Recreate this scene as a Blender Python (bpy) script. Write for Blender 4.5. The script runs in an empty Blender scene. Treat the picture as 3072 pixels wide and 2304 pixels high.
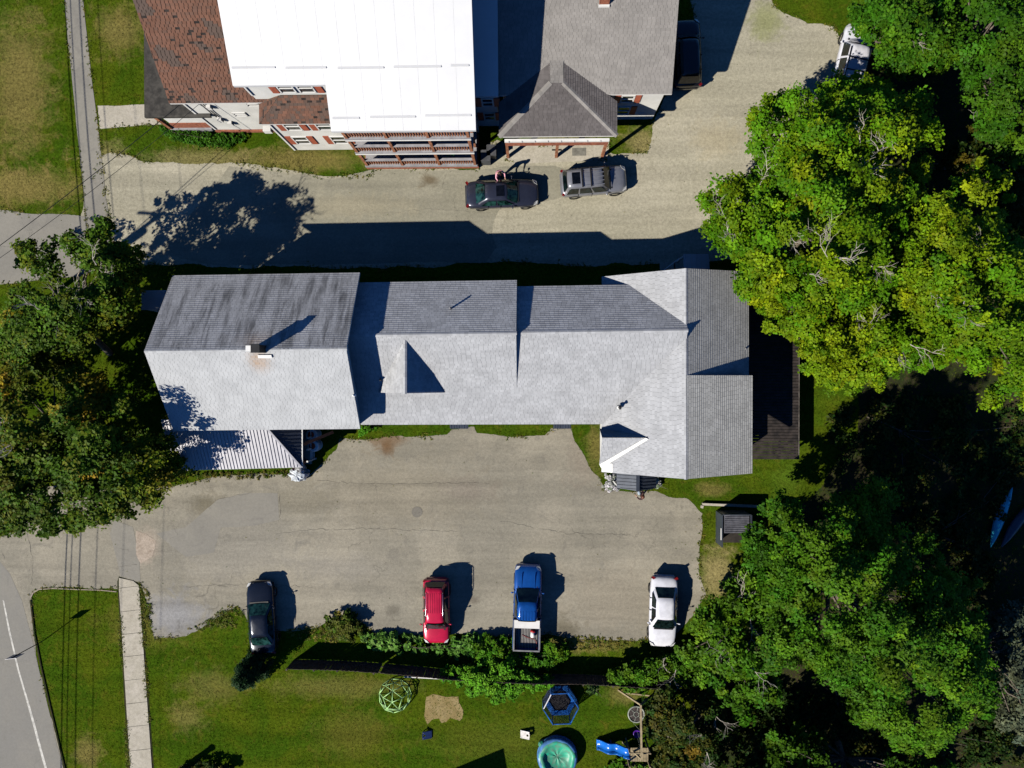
import bpy, bmesh, math, random
import numpy as np
from mathutils import Vector, Matrix, Quaternion
random.seed(7); rng = np.random.default_rng(7)
S = bpy.context.scene
COL = S.collection
R = math.radians

# ------------------------------------------------------------------ camera, sky, sun, exposure
FPX, CAMH = 2048.0, 45.0                       # 24 mm drone lens, 45 m above the lot
cam = bpy.data.cameras.new('camera'); cam.sensor_width = 36; cam.lens = 24; cam.clip_end = 2000
camo = bpy.data.objects.new('camera', cam); COL.objects.link(camo)
camo.location = (0, 0, CAMH)
QC = Vector((49/FPX, 17/FPX, -1)).normalized().rotation_difference(Vector((0, 0, -1)))   # a drone gimbal 1.4 degrees off plumb
camo.rotation_mode = 'QUATERNION'; camo.rotation_quaternion = QC
S.camera = camo
SUN = Vector((-1.07, -0.77, 1.0)).normalized()   # towards the sun
w = bpy.data.worlds.new('World'); S.world = w; w.use_nodes = True
nt = w.node_tree; bg = nt.nodes['Background']
sky = nt.nodes.new('ShaderNodeTexSky'); sky.sky_type = 'NISHITA'; sky.sun_disc = False
sky.sun_elevation = math.asin(SUN.z); sky.sun_rotation = math.atan2(SUN.x, SUN.y)
sky.air_density = 0.85; sky.dust_density = 0.0; sky.ozone_density = 8.0      # clear autumn air
tint = nt.nodes.new('ShaderNodeMix'); tint.data_type = 'RGBA'; tint.blend_type = 'MULTIPLY'; tint.inputs[0].default_value = 1.0; tint.inputs[7].default_value = (.55, .92, 1.3, 1)   # camera white balance set for sunlight: skylight records blue
nt.links.new(sky.outputs[0], tint.inputs[6]); nt.links.new(tint.outputs[2], bg.inputs[0]); bg.inputs[1].default_value = 0.05
sl = bpy.data.lights.new('sun', 'SUN'); sl.energy = 5.0; sl.angle = R(0.5); sl.color = (1.0, 0.95, 0.86)
so = bpy.data.objects.new('sun', sl); COL.objects.link(so)
so.rotation_mode = 'QUATERNION'; so.rotation_quaternion = (-SUN).to_track_quat('-Z', 'Y'); so.location = SUN*60
S.cycles.diffuse_bounces = 0                    # hard, contrasty midday light: shade is lit by the sky alone
S.view_settings.view_transform = 'Standard'; S.view_settings.look = 'None'
S.view_settings.exposure = 0.4; S.view_settings.gamma = 1.0; S.view_settings.use_curve_mapping = False

# ------------------------------------------------------------------ helpers
def P(u, v, h=0.0):
    """survey point: photo coordinate + height above ground -> metres"""
    d = QC @ Vector(((u-1536)/FPX, -(v-1152)/FPX, -1.0))
    t = (CAMH-h)/(-d.z)
    return Vector((d.x*t, d.y*t, h))
WL = {}
def link(o, parent=None):
    COL.objects.link(o)
    if parent is not None: o.parent = parent
    return o
def tag(o, label=None, cat=None, group=None, kind=None):
    if label: o['label'] = label
    if cat: o['category'] = cat
    if group: o['group'] = group
    if kind: o['kind'] = kind
    return o
def root(name, loc, label, cat, group=None, rz=0.0):
    o = bpy.data.objects.new(name, None); o.empty_display_size = .2
    o.location = loc; o.rotation_euler = (0, 0, rz); link(o)
    WL[o] = Vector(loc)
    return tag(o, label, cat, group)
def setmat(me, m):
    if isinstance(m, (list, tuple)):
        for k in m: me.materials.append(k)
    elif m: me.materials.append(m)
def mk(name, V, F, m, parent=None, smooth=False, local=False, attrs=None):
    off = Vector((0, 0, 0)) if (local or parent is None) else WL.get(parent, Vector((0, 0, 0)))
    me = bpy.data.meshes.new(name)
    me.from_pydata([tuple(Vector(p)-off) for p in V], [], F)
    setmat(me, m)
    if attrs:
        for k, a in attrs.items():
            at = me.attributes.new(k, 'FLOAT', 'FACE'); at.data.foreach_set('value', np.asarray(a, dtype=np.float32))
    if smooth: me.polygons.foreach_set('use_smooth', [True]*len(me.polygons))
    me.update()
    o = link(bpy.data.objects.new(name, me), parent)
    if parent is not None: WL[o] = WL.get(parent, Vector((0, 0, 0)))
    return o
def mesh_np(name, V, k, m, parent=None, attrs=None):
    """V (n*k,3) world coords: n separate k-gons"""
    off = np.array(WL.get(parent, (0, 0, 0)), dtype=np.float64) if parent is not None else np.zeros(3)
    n = len(V)//k; me = bpy.data.meshes.new(name)
    me.vertices.add(n*k); me.vertices.foreach_set('co', (V-off).astype(np.float32).ravel())
    me.loops.add(n*k); me.loops.foreach_set('vertex_index', np.arange(n*k, dtype=np.int32))
    me.polygons.add(n); me.polygons.foreach_set('loop_start', np.arange(0, n*k, k, dtype=np.int32))
    try: me.polygons.foreach_set('loop_total', np.full(n, k, dtype=np.int32))
    except Exception: pass
    setmat(me, m)
    if attrs:
        for kk, a in attrs.items():
            at = me.attributes.new(kk, 'FLOAT', 'FACE'); at.data.foreach_set('value', np.asarray(a, dtype=np.float32))
    me.update(calc_edges=True); me.validate()
    o = link(bpy.data.objects.new(name, me), parent)
    if parent is not None: WL[o] = WL.get(parent, Vector((0, 0, 0)))
    return o
def inst(name, me, parent, loc, rot=None, scale=None):
    """loc in world (parent unrotated) -> copy sharing mesh data"""
    o = bpy.data.objects.new(name, me)
    o.location = Vector(loc)-WL.get(parent, Vector((0, 0, 0)))
    if rot is not None:
        if isinstance(rot, Quaternion): o.rotation_mode = 'QUATERNION'; o.rotation_quaternion = rot
        else: o.rotation_euler = rot
    if scale is not None: o.scale = scale
    return link(o, parent)
class MB:
    def __init__(s): s.V = []; s.F = []
    def add(s, V, F):
        n = len(s.V); s.V += [Vector(p) for p in V]; s.F += [tuple(i+n for i in f) for f in F]; return s
    def box(s, c, d, rz=0.0, tilt=None):
        hx, hy, hz = d[0]/2, d[1]/2, d[2]/2
        q = Matrix.Rotation(rz, 3, 'Z')
        if tilt is not None: q = tilt.to_matrix() if isinstance(tilt, Quaternion) else tilt
        V = [Vector(c)+q @ Vector((x*hx, y*hy, z*hz)) for x in (-1, 1) for y in (-1, 1) for z in (-1, 1)]
        return s.add(V, [(0, 1, 3, 2), (4, 6, 7, 5), (0, 4, 5, 1), (2, 3, 7, 6), (0, 2, 6, 4), (1, 5, 7, 3)])
    def bar(s, p, q, wd, ht, up=(0, 0, 1)):
        p, q = Vector(p), Vector(q); d = (q-p).normalized(); u = Vector(up)
        a = d.cross(u)
        if a.length < 1e-4: a = d.cross(Vector((1, 0, 0)))
        a.normalize(); b = a.cross(d).normalized(); a *= wd/2; b *= ht/2
        V = [p-a-b, p+a-b, p+a+b, p-a+b, q-a-b, q+a-b, q+a+b, q-a+b]
        return s.add(V, [(0, 1, 2, 3), (7, 6, 5, 4), (0, 4, 5, 1), (1, 5, 6, 2), (2, 6, 7, 3), (3, 7, 4, 0)])
    def tube(s, pts, rad, n=6, cap=True):
        pts = [Vector(p) for p in pts]
        if not isinstance(rad, (list, tuple)): rad = [rad]*len(pts)
        V = []; F = []; prev = None
        for i, p in enumerate(pts):
            d = (pts[min(i+1, len(pts)-1)]-pts[max(i-1, 0)]).normalized()
            a = prev - d*prev.dot(d) if prev is not None else d.cross(Vector((0.31, 0.2, 0.93)))
            if a.length < 1e-5: a = d.cross(Vector((1, 0, 0)))
            a.normalize(); prev = a; b = d.cross(a)
            for k in range(n):
                t = 2*math.pi*k/n; V.append(p+(a*math.cos(t)+b*math.sin(t))*rad[i])
        for i in range(len(pts)-1):
            for k in range(n):
                k2 = (k+1) % n; F.append((i*n+k, i*n+k2, (i+1)*n+k2, (i+1)*n+k))
        if cap:
            F.append(tuple(range(n-1, -1, -1))); F.append(tuple(range((len(pts)-1)*n, len(pts)*n)))
        return s.add(V, F)
    def prism(s, poly, z0, z1):
        n = len(poly); V = [(p[0], p[1], z0) for p in poly]+[(p[0], p[1], z1) for p in poly]
        F = [tuple(range(n-1, -1, -1)), tuple(range(n, 2*n))]+[(i, (i+1) % n, n+(i+1) % n, n+i) for i in range(n)]
        return s.add(V, F)
    def slab(s, pts, t):
        """polygon in space thickened downwards by t"""
        n = len(pts); V = [Vector(p) for p in pts]+[Vector(p)-Vector((0, 0, t)) for p in pts]
        return s.add(V, [tuple(range(n)), tuple(range(2*n-1, n-1, -1))]+[(i, n+i, n+(i+1) % n, (i+1) % n) for i in range(n)])
    def lathe(s, c, prof, n=16, cap=True):
        c = Vector(c); V = []; F = []
        for r, z in prof:
            for k in range(n):
                t = 2*math.pi*k/n; V.append(c+Vector((r*math.cos(t), r*math.sin(t), z)))
        for i in range(len(prof)-1):
            for k in range(n):
                k2 = (k+1) % n; F.append((i*n+k, i*n+k2, (i+1)*n+k2, (i+1)*n+k))
        if cap: F.append(tuple(range(n-1, -1, -1))); F.append(tuple(range((len(prof)-1)*n, len(prof)*n)))
        return s.add(V, F)
    def build(s, name, m, parent=None, smooth=False, local=False):
        return mk(name, s.V, s.F, m, parent, smooth, local)
def one(fn, name, m, parent=None, smooth=False, local=False):
    b = MB(); fn(b); return b.build(name, m, parent, smooth, local)

# ------------------------------------------------------------------ materials
def newmat(name):
    m = bpy.data.materials.new(name); m.use_nodes = True
    t = m.node_tree; b = t.nodes['Principled BSDF']
    return m, t, b
def N(t, typ, **kw):
    n = t.nodes.new(typ)
    for k, v in kw.items(): setattr(n, k, v)
    return n
def noise(t, co, scale, detail=4, rough=.55, dist=0):
    n = N(t, 'ShaderNodeTexNoise'); n.inputs['Scale'].default_value = scale; n.inputs['Detail'].default_value = detail
    n.inputs['Roughness'].default_value = rough; n.inputs['Distortion'].default_value = dist
    t.links.new(co, n.inputs['Vector']); return n.outputs['Fac']
def ramp(t, f, lo, hi):
    n = N(t, 'ShaderNodeMapRange'); n.inputs[1].default_value = lo; n.inputs[2].default_value = hi
    n.interpolation_type = 'SMOOTHSTEP'; t.links.new(f, n.inputs[0]); return n.outputs[0]
def mix(t, f, a, b, typ='MIX'):
    n = N(t, 'ShaderNodeMix', data_type='RGBA', blend_type=typ)
    for s, x in ((0, f), (6, a), (7, b)):
        if hasattr(x, 'links'): t.links.new(x, n.inputs[s])
        elif s == 0: n.inputs[0].default_value = x
        else: n.inputs[s].default_value = (*x, 1) if len(x) == 3 else x
    return n.outputs[2]
def mul(t, a, b, op='MULTIPLY'):
    n = N(t, 'ShaderNodeMath', operation=op)
    for i, x in enumerate((a, b)):
        if hasattr(x, 'links'): t.links.new(x, n.inputs[i])
        else: n.inputs[i].default_value = x
    return n.outputs[0]
def gray(t, f):
    n = N(t, 'ShaderNodeCombineColor')
    for i in range(3): t.links.new(f, n.inputs[i])
    return n.outputs[0]
def bumpit(t, b, h, s, dist=.02):
    n = N(t, 'ShaderNodeBump'); n.inputs['Strength'].default_value = s; n.inputs['Distance'].default_value = dist
    t.links.new(h, n.inputs['Height']); t.links.new(n.outputs[0], b.inputs['Normal'])
def coords(t, world=True):
    if world: return N(t, 'ShaderNodeNewGeometry').outputs['Position']
    return N(t, 'ShaderNodeTexCoord').outputs['Object']
def M(name, c, rough=.75, var=.18, scale=4., metal=0., spec=.4, coat=0., bump=0., tone=False, c2=None, world=True):
    m, t, b = newmat(name); co = coords(t, world)
    b.inputs['Roughness'].default_value = rough; b.inputs['Metallic'].default_value = metal
    b.inputs['Specular IOR Level'].default_value = spec; b.inputs['Coat Weight'].default_value = coat; b.inputs['Coat Roughness'].default_value = .05
    c2 = c2 or tuple(max(0, x*(1-2*var)) for x in c); c1 = tuple(x*(1+var*.6) for x in c)
    f = ramp(t, noise(t, co, scale, 5, .6), .3, .7); col = mix(t, f, c2, c1)
    if tone:
        a = N(t, 'ShaderNodeAttribute', attribute_name='tone'); col = mix(t, 1.0, col, gray(t, a.outputs['Fac']), 'MULTIPLY')
    t.links.new(col, b.inputs['Base Color'])
    if bump: bumpit(t, b, noise(t, co, scale*6, 3), bump)
    return m
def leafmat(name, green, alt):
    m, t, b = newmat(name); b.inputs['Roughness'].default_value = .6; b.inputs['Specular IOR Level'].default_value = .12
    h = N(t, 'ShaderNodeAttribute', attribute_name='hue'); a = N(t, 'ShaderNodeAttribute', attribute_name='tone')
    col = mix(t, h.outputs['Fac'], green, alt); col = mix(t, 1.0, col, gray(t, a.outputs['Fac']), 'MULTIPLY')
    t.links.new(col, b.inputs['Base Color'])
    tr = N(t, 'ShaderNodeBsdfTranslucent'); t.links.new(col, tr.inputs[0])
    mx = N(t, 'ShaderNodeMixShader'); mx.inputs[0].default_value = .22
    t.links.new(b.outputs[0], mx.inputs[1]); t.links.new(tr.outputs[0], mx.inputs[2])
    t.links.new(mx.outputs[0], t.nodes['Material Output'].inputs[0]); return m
def shinglemat(name, c, streak=0.0, alt=None):
    m, t, b = newmat(name); co = coords(t); b.inputs['Roughness'].default_value = .9; b.inputs['Specular IOR Level'].default_value = .15
    a = N(t, 'ShaderNodeAttribute', attribute_name='tone'); s = N(t, 'ShaderNodeAttribute', attribute_name='stain')
    base = mix(t, ramp(t, noise(t, co, 1.1, 5), .3, .7), tuple(x*.9 for x in c), tuple(x*1.06 for x in c))
    if streak:
        mp = N(t, 'ShaderNodeMapping'); mp.inputs['Rotation'].default_value = (0, 0, .10); mp.inputs['Scale'].default_value = (2.4, .28, .28); t.links.new(co, mp.inputs['Vector'])
        sn = mul(t, ramp(t, noise(t, mp.outputs[0], 1.0, 5, .62, .3), .41, .68), ramp(t, noise(t, co, .45, 3), .28, .58))
        base = mix(t, mul(t, sn, streak), base, tuple(x*.30 for x in c))
    g = ramp(t, noise(t, co, 30, 3, .7), .2, .8)
    base = mix(t, g, mix(t, 1.0, base, (.86, .86, .86), 'MULTIPLY'), base)
    base = mix(t, 1.0, base, gray(t, a.outputs['Fac']), 'MULTIPLY')
    base = mix(t, s.outputs['Fac'], base, alt or (.36, .19, .06))
    t.links.new(base, b.inputs['Base Color']); return m
def carpaint(name, c, metal=.35, rough=.28):
    m, t, b = newmat(name); co = coords(t, False)
    col = mix(t, ramp(t, noise(t, co, 2.2, 4), .35, .7), tuple(x*.82 for x in c), c)
    col = mix(t, mul(t, ramp(t, noise(t, co, 30, 3, .7), .55, .75), .12), col, (.25, .23, .2))     # dust
    t.links.new(col, b.inputs['Base Color']); b.inputs['Metallic'].default_value = metal
    b.inputs['Roughness'].default_value = rough; b.inputs['Coat Weight'].default_value = .6; b.inputs['Coat Roughness'].default_value = .08
    return m
def groundmat(name, base, second, third, s1, s2, crack=0.0, fine=.3, patches=(), spec=.1, mott=1.0, tracks=()):
    """three-tone weathered ground: base, broad blotches, smaller marks, fine grain"""
    m, t, b = newmat(name); co = coords(t); b.inputs['Roughness'].default_value = .95; b.inputs['Specular IOR Level'].default_value = spec
    col = mix(t, ramp(t, noise(t, co, s1, 6, .62, .6), .38, .66), base, second)
    col = mix(t, mul(t, ramp(t, noise(t, co, s2, 6, .65, 1.2), .52, .72), .7), col, third)
    for (u, v, ru, rv, c, amt) in patches:
        p = P(u, v); q = N(t, 'ShaderNodeVectorMath', operation='SUBTRACT'); t.links.new(co, q.inputs[0]); q.inputs[1].default_value = (p.x, p.y, 0)
        q2 = N(t, 'ShaderNodeVectorMath', operation='MULTIPLY'); t.links.new(q.outputs[0], q2.inputs[0]); q2.inputs[1].default_value = (45.5/ru, 45.5/rv, 0)
        ln = N(t, 'ShaderNodeVectorMath', operation='LENGTH'); t.links.new(q2.outputs[0], ln.inputs[0])
        d = mul(t, ln.outputs['Value'], mul(t, mul(t, noise(t, co, 1.1, 7, .72, .8), 3.0), -.45, 'ADD'))
        k = N(t, 'ShaderNodeMapRange'); k.interpolation_type = 'SMOOTHSTEP'; k.inputs[1].default_value = 1.35; k.inputs[2].default_value = .25
        t.links.new(d, k.inputs[0]); col = mix(t, mul(t, k.outputs[0], amt), col, c)
    for (ang, sc, amt) in tracks:      # wheel tracks, mowing lines
        mp = N(t, 'ShaderNodeMapping'); mp.inputs['Rotation'].default_value = (0, 0, ang); mp.inputs['Scale'].default_value = (.07*sc, sc, 1); t.links.new(co, mp.inputs['Vector'])
        f = ramp(t, noise(t, mp.outputs[0], 1.0, 4, .6, .4), .3, .7); col = mix(t, 1.0, col, gray(t, mul(t, mul(t, f, 2*amt), 1-amt, 'ADD')), 'MULTIPLY')
    g = noise(t, co, 22, 4, .75); col = mix(t, 1.0, col, gray(t, mul(t, mul(t, g, 2*fine), 1-fine, 'ADD')), 'MULTIPLY')
    g2 = noise(t, co, 5.5, 4, .8); g2 = ramp(t, g2, .25, .75); col = mix(t, 1.0, col, gray(t, mul(t, mul(t, g2, fine*mott), 1-fine*mott*.5, 'ADD')), 'MULTIPLY')
    if crack:
        wv = N(t, 'ShaderNodeTexVoronoi', feature='DISTANCE_TO_EDGE'); wv.inputs['Scale'].default_value = .16
        dn = N(t, 'ShaderNodeTexNoise'); dn.inputs['Scale'].default_value = .9; dn.inputs['Detail'].default_value = 6; t.links.new(co, dn.inputs['Vector'])
        av = N(t, 'ShaderNodeVectorMath', operation='MULTIPLY_ADD'); t.links.new(dn.outputs['Color'], av.inputs[0]); av.inputs[1].default_value = (2.6, 2.6, 0); t.links.new(co, av.inputs[2])
        t.links.new(av.outputs[0], wv.inputs['Vector'])
        k = N(t, 'ShaderNodeMapRange'); k.inputs[1].default_value = .0; k.inputs[2].default_value = .006; k.inputs[3].default_value = 1; k.inputs[4].default_value = 0
        t.links.new(wv.outputs[0], k.inputs[0])
        gate = ramp(t, noise(t, co, .25, 3), .5, .6)
        col = mix(t, mul(t, mul(t, k.outputs[0], gate), crack), col, tuple(x*.35 for x in base))
    t.links.new(col, b.inputs['Base Color']); bumpit(t, b, g, .25, .01); return m

DRY = (.20, .155, .05); DRY2 = (.27, .22, .095)
GRASSP = [(60, 260, 110, 260, DRY, .75), (40, 560, 260, 70, DRY, .8), (330, 480, 60, 60, DRY2, .6), (900, 480, 230, 45, DRY, .75), (360, 90, 90, 80, DRY, .7), (600, 480, 200, 40, DRY2, .6),
          (1700, 400, 120, 60, DRY2, .5), (1925, 430, 60, 50, DRY2, .75), (1790, 1340, 40, 70, DRY, .6), (560, 2150, 60, 50, DRY, .5), (640, 2060, 110, 60, DRY, .4), (1010, 2060, 240, 40, DRY, .4),
          (1060, 2200, 130, 90, (.105, .1, .016), .7), (2150, 1720, 60, 90, DRY2, .85), (2140, 1470, 60, 25, DRY, .6), (260, 2260, 50, 60, DRY, .7), (1760, 1930, 120, 30, DRY, .8), (450, 1880, 160, 70, (.12, .11, .02), .7), (1500, 2230, 250, 80, (.085, .1, .012), .6), (1870, 2080, 60, 40, DRY, .55), (2360, 1440, 60, 60, (.07, .12, .01), .7)]
m_grass = groundmat('lawn', (.037, .076, .004), (.064, .090, .005), (.096, .092, .010), .3, 1.3, 0, .45, GRASSP, 0.0, 2.0, ((1.45, 1.3, .10), (.1, 2.2, .06)))
m_tuft = None
m_asph = groundmat('asphalt', (.236, .217, .170), (.305, .276, .214), (.198, .182, .147), .2, .8, .45, .32,
    [(620, 1520, 60, 45, (.16, .14, .095), .8), (440, 1640, 40, 60, (.38, .31, .24), .9), (520, 1850, 110, 70, (.25, .245, .24), .9), (1160, 1320, 70, 30, (.19, .12, .065), .75), (1160, 1345, 25, 30, (.15, .085, .04), .8), (1200, 1480, 300, 120, (.245, .215, .155), .5), (1850, 1800, 200, 120, (.27, .235, .175), .6), (1750, 1380, 60, 90, (.24, .2, .155), .5), (700, 1640, 250, 120, (.23, .215, .18), .6), (1690, 1890, 60, 40, (.12, .105, .07), .7), (900, 1500, 120, 50, (.2, .18, .13), .5), (1400, 1470, 90, 40, (.21, .18, .145), .6), (1000, 1700, 160, 40, (.26, .24, .2), .5), (1180, 1830, 25, 20, (.1, .09, .07), .6), (1420, 1800, 22, 16, (.12, .1, .08), .6)], .1, 1.0, ((.05, .9, .10), (-.2, 1.7, .05)))
m_gravel = groundmat('gravel', (.328, .303, .222), (.378, .347, .26), (.28, .257, .188), .18, .9, 0, .38,
    [(1000, 590, 260, 60, (.30, .275, .2), .5), (2300, 60, 60, 60, (.2, .22, .06), .6), (2150, 420, 90, 60, (.36, .31, .2), .6), (1290, 540, 35, 22, (.13, .10, .06), .8), (520, 560, 120, 40, (.30, .28, .21), .6)], .1, 1.2, ((.03, 1.1, .10), (1.3, .9, .06)))
m_asph2 = groundmat('drive_asphalt', (.248, .233, .175), (.29, .27, .204), (.225, .21, .165), .25, .9, .5, .25, [(1290, 540, 32, 20, (.13, .10, .06), .85), (1050, 620, 200, 40, (.33, .295, .205), .6)], .1, 1.2, ((.02, 1.0, .10),))
m_asph3 = groundmat('grey_asphalt', (.228, .215, .184), (.265, .248, .208), (.205, .192, .168), .3, .9, .6, .15)
m_road = groundmat('road_asphalt', (.225, .215, .19), (.25, .235, .2), (.205, .195, .17), .2, .9, .3, .12)
m_conc = groundmat('concrete', (.40, .365, .29), (.45, .41, .335), (.32, .285, .22), .9, 2.6, 0, .28)
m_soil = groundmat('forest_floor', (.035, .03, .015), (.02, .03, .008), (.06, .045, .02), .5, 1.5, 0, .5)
m_stone = groundmat('rubble', (.34, .28, .22), (.42, .35, .28), (.22, .17, .12), 1.2, 4, 0, .35)
m_white = M('white_paint', (.78, .77, .73), .5, .06, 1.3)
m_siding = M('white_siding', (.74, .73, .68), .55, .07, .9)
m_trim = M('trim', (.72, .70, .66), .55, .05, 2)
m_shutter = M('shutter_red', (.38, .10, .055), .6, .12, 3)
m_brick = M('brick', (.34, .12, .065), .85, .25, 6, c2=(.2, .065, .04))
m_wood = M('porch_wood', (.36, .15, .078), .7, .25, 4)
m_greydeck = M('grey_deck_paint', (.33, .32, .33), .7, .12, 3)
m_dark = M('dark_board', (.028, .022, .017), .8, .3, 3)
m_glass = M('window_glass', (.045, .055, .06), .08, .5, 2.5, spec=.6)
m_cglass = M('car_glass', (.006, .014, .014), .05, .5, 3, spec=.5, world=False)
m_black = M('black_plastic', (.012, .012, .013), .5, .2, 5, world=False)
m_rubber = M('tyre_rubber', (.018, .018, .018), .85, .2, 5, world=False)
m_chrome = M('bright_metal', (.6, .6, .6), .2, .1, 5, metal=1., world=False)
m_lamp = M('lamp_lens', (.62, .62, .6), .12, .15, 8, world=False)
m_red = M('red_lens', (.16, .008, .008), .2, .2, 8, world=False)
m_bark = M('bark', (.14, .115, .085), .9, .3, 5)
m_dead = M('dead_bark', (.42, .38, .31), .9, .25, 5)
m_metalw = M('white_ribbed_metal', (.44, .43, .45), .5, .07, 1.0, metal=.15)
m_metald = M('dark_ribbed_metal', (.055, .065, .085), .4, .15, 1.5, metal=.25)
m_under = M('roof_felt', (.10, .095, .09), .9, .2, 2)
m_pipe = M('vent_pipe', (.16, .16, .17), .5, .2, 6)
m_greyroof = M('porch_membrane', (.055, .05, .042), .85, .3, 2.5, bump=.2)
m_wroof = M('white_metal_roof', (.635, .635, .63), .45, .025, .7)

# ------------------------------------------------------------------ ground sheets
def pip(poly, x, y):
    inside = np.zeros(len(x), bool); j = len(poly)-1
    for i in range(len(poly)):
        xi, yi = poly[i]; xj, yj = poly[j]
        c = ((yi > y) != (yj > y)) & (x < (xj-xi)*(y-yi)/((yj-yi) or 1e-9)+xi); inside ^= c; j = i
    return inside
def fract(k, seed):
    r = random.Random(seed); out = [0.0]*k
    for o in (4, 9, 21, 47):
        n = max(3, k//max(1, 90//o)); vals = [r.uniform(-1, 1) for _ in range(n)]
        for i in range(k):
            t = i/k*n; a = int(t) % n; f = t-int(t); f = f*f*(3-2*f); out[i] += (vals[a]*(1-f)+vals[(a+1) % n]*f)*3.2/o**.75
    return out
HARD = []; EDGE = []
def sheet(name, px, z, m, jit=.12, hard=True, kind='structure', parent=None, seed=None, lab=None, cat=None):
    w3 = [P(u, v) for u, v in px]; pts = []
    for i in range(len(w3)):
        a, b = w3[i], w3[(i+1) % len(w3)]; n = max(1, int((b-a).length/.14))
        for k in range(n): pts.append(a.lerp(b, k/n))
    if jit:
        f1 = fract(len(pts), (seed or len(pts))+1); f2 = fract(len(pts), (seed or len(pts))+2)
        pts = [p+Vector((f1[i]*jit, f2[i]*jit, 0)) for i, p in enumerate(pts)]
    if hard: HARD.append([(p.x, p.y) for p in pts])
    if name in ('gravel_drive', 'parking_lot', 'asphalt_path', 'concrete_walk', 'side_road', 'concrete_apron'): EDGE.append(len(HARD)-1)
    V = [(p.x, p.y, z) for p in pts]
    o = mk(name, V, [tuple(range(len(V)))], m, parent)
    if o.data.polygons[0].normal.z < 0: o.data.flip_normals()
    return tag(o, lab, cat, None, kind if parent is None else None)

g = mk('ground', [(-220, -220, 0), (220, -220, 0), (220, 220, 0), (-220, 220, 0)], [(0, 1, 2, 3)], m_grass); tag(g, kind='structure')
sheet('gravel_drive', [(235, 700), (250, 600), (296, 470), (330, 462), (420, 480), (600, 488), (760, 492), (860, 515), (1000, 535), (1110, 530), (1120, 505), (1440, 505), (1452, 470), (1470, 430), (1500, 420), (1860, 470), (1950, 470), (1960, 440), (1965, 372), (2010, 250), (2080, 100), (2050, -60), (2280, -60), (2330, 30), (2420, 70), (2500, 80), (2560, 200), (2640, 350), (2560, 600), (2360, 740), (2120, 790), (1990, 795), (1800, 798), (1500, 790), (1100, 800), (700, 805), (420, 800), (290, 790)], .006, m_gravel, .15)
sheet('drive_asphalt', [(690, 498), (860, 520), (1000, 541), (1118, 512), (1445, 510), (1500, 500), (1660, 492), (1690, 500), (1700, 590), (1600, 612), (1530, 605), (1497, 632), (1478, 668), (1472, 700), (1490, 740), (1460, 786), (1000, 792), (640, 796), (470, 760), (560, 660), (640, 560)], .011, m_asph2, .07)
sheet('side_road', [(-300, 622), (0, 628), (95, 640), (180, 642), (300, 655), (330, 640), (340, 790), (240, 830), (0, 850), (-300, 860)], .014, m_asph3, .06)
sheet('asphalt_path', [(170, -200), (193, 0), (207, 150), (228, 350), (240, 470), (253, 600), (265, 700), (335, 700), (318, 600), (303, 450), (283, 300), (262, 110), (250, 0), (238, -200)], .019, m_asph3, .02)
sheet('parking_lot', [(-300, 1500), (0, 1480), (200, 1460), (390, 1470), (540, 1452), (600, 1440), (640, 1425), (870, 1425), (930, 1428), (975, 1385), (1008, 1345), (1018, 1312), (1180, 1310), (1335, 1302), (1348, 1285), (1420, 1285), (1430, 1306), (1530, 1312), (1635, 1302), (1655, 1280), (1712, 1280), (1720, 1320), (1755, 1362), (1775, 1405), (1800, 1432), (1818, 1470), (1860, 1476), (1965, 1476), (2005, 1492), (2060, 1500), (2090, 1535), (2102, 1545), (2098, 1640), (2095, 1720), (2120, 1790), (2085, 1850), (2020, 1910), (1900, 1922), (1760, 1918), (1640, 1900), (1560, 1912), (1440, 1905), (1340, 1902), (1240, 1905), (1130, 1902), (1085, 1865), (985, 1865), (950, 1885), (870, 1895), (760, 1890), (738, 1850), (712, 1818), (650, 1850), (610, 1872), (560, 1905), (520, 1920), (462, 1922), (450, 1870), (446, 1830), (428, 1765), (350, 1770), (240, 1762), (130, 1762), (90, 1785), (96, 1880), (118, 2000), (150, 2140), (188, 2310), (230, 2500), (-300, 2500)], .008, m_asph, .12)
sheet('road', [(-300, 1560), (-120, 1600), (-20, 1660), (30, 1720), (66, 1800), (92, 1900), (125, 2040), (170, 2230), (215, 2400), (230, 2500), (-300, 2500)], .013, m_road, .015)
ln = P(0, 1790); 
sheet('road_edge_line', [(8, 1800), (13, 1803), (31, 1890), (59, 2010), (97, 2140), (141, 2304), (162, 2400), (156, 2400), (134, 2304), (91, 2145), (53, 2010), (26, 1895)], .018, M('worn_line', (.55, .53, .47), .7, .2, 4), .012)
sheet('asphalt_patch', [(835, 1480), (840, 1560), (760, 1575), (660, 1585), (640, 1660), (560, 1670), (470, 1600), (560, 1580), (650, 1500), (740, 1478)], .012, m_asph3, .05)
sheet('pavement_patch', [(345, 1560), (400, 1580), (418, 1680), (420, 1745), (360, 1728), (352, 1690), (330, 1600)], .015, m_asph3, .03)
sheet('rubble_patch', [(412, 1590), (440, 1600), (470, 1630), (460, 1670), (425, 1690), (412, 1660)], .016, m_stone, .09)
m_drain = groundmat('drain_iron', (.19, .175, .145), (.21, .19, .155), (.13, .12, .1), 1, 4, 0, .2)
for (c, r_) in (((1251, 1536), .36),):
    b = MB(); p = P(*c); b.lathe((p.x, p.y, .013), [(r_, 0), (r_, .006)], 20); tag(b.build('drain_cover', m_drain), 'round worn drain cover sunk in the parking lot asphalt', 'drain cover')
m_crack = M('crack_tar', (.14, .126, .10), .9, .3, 3)
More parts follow.
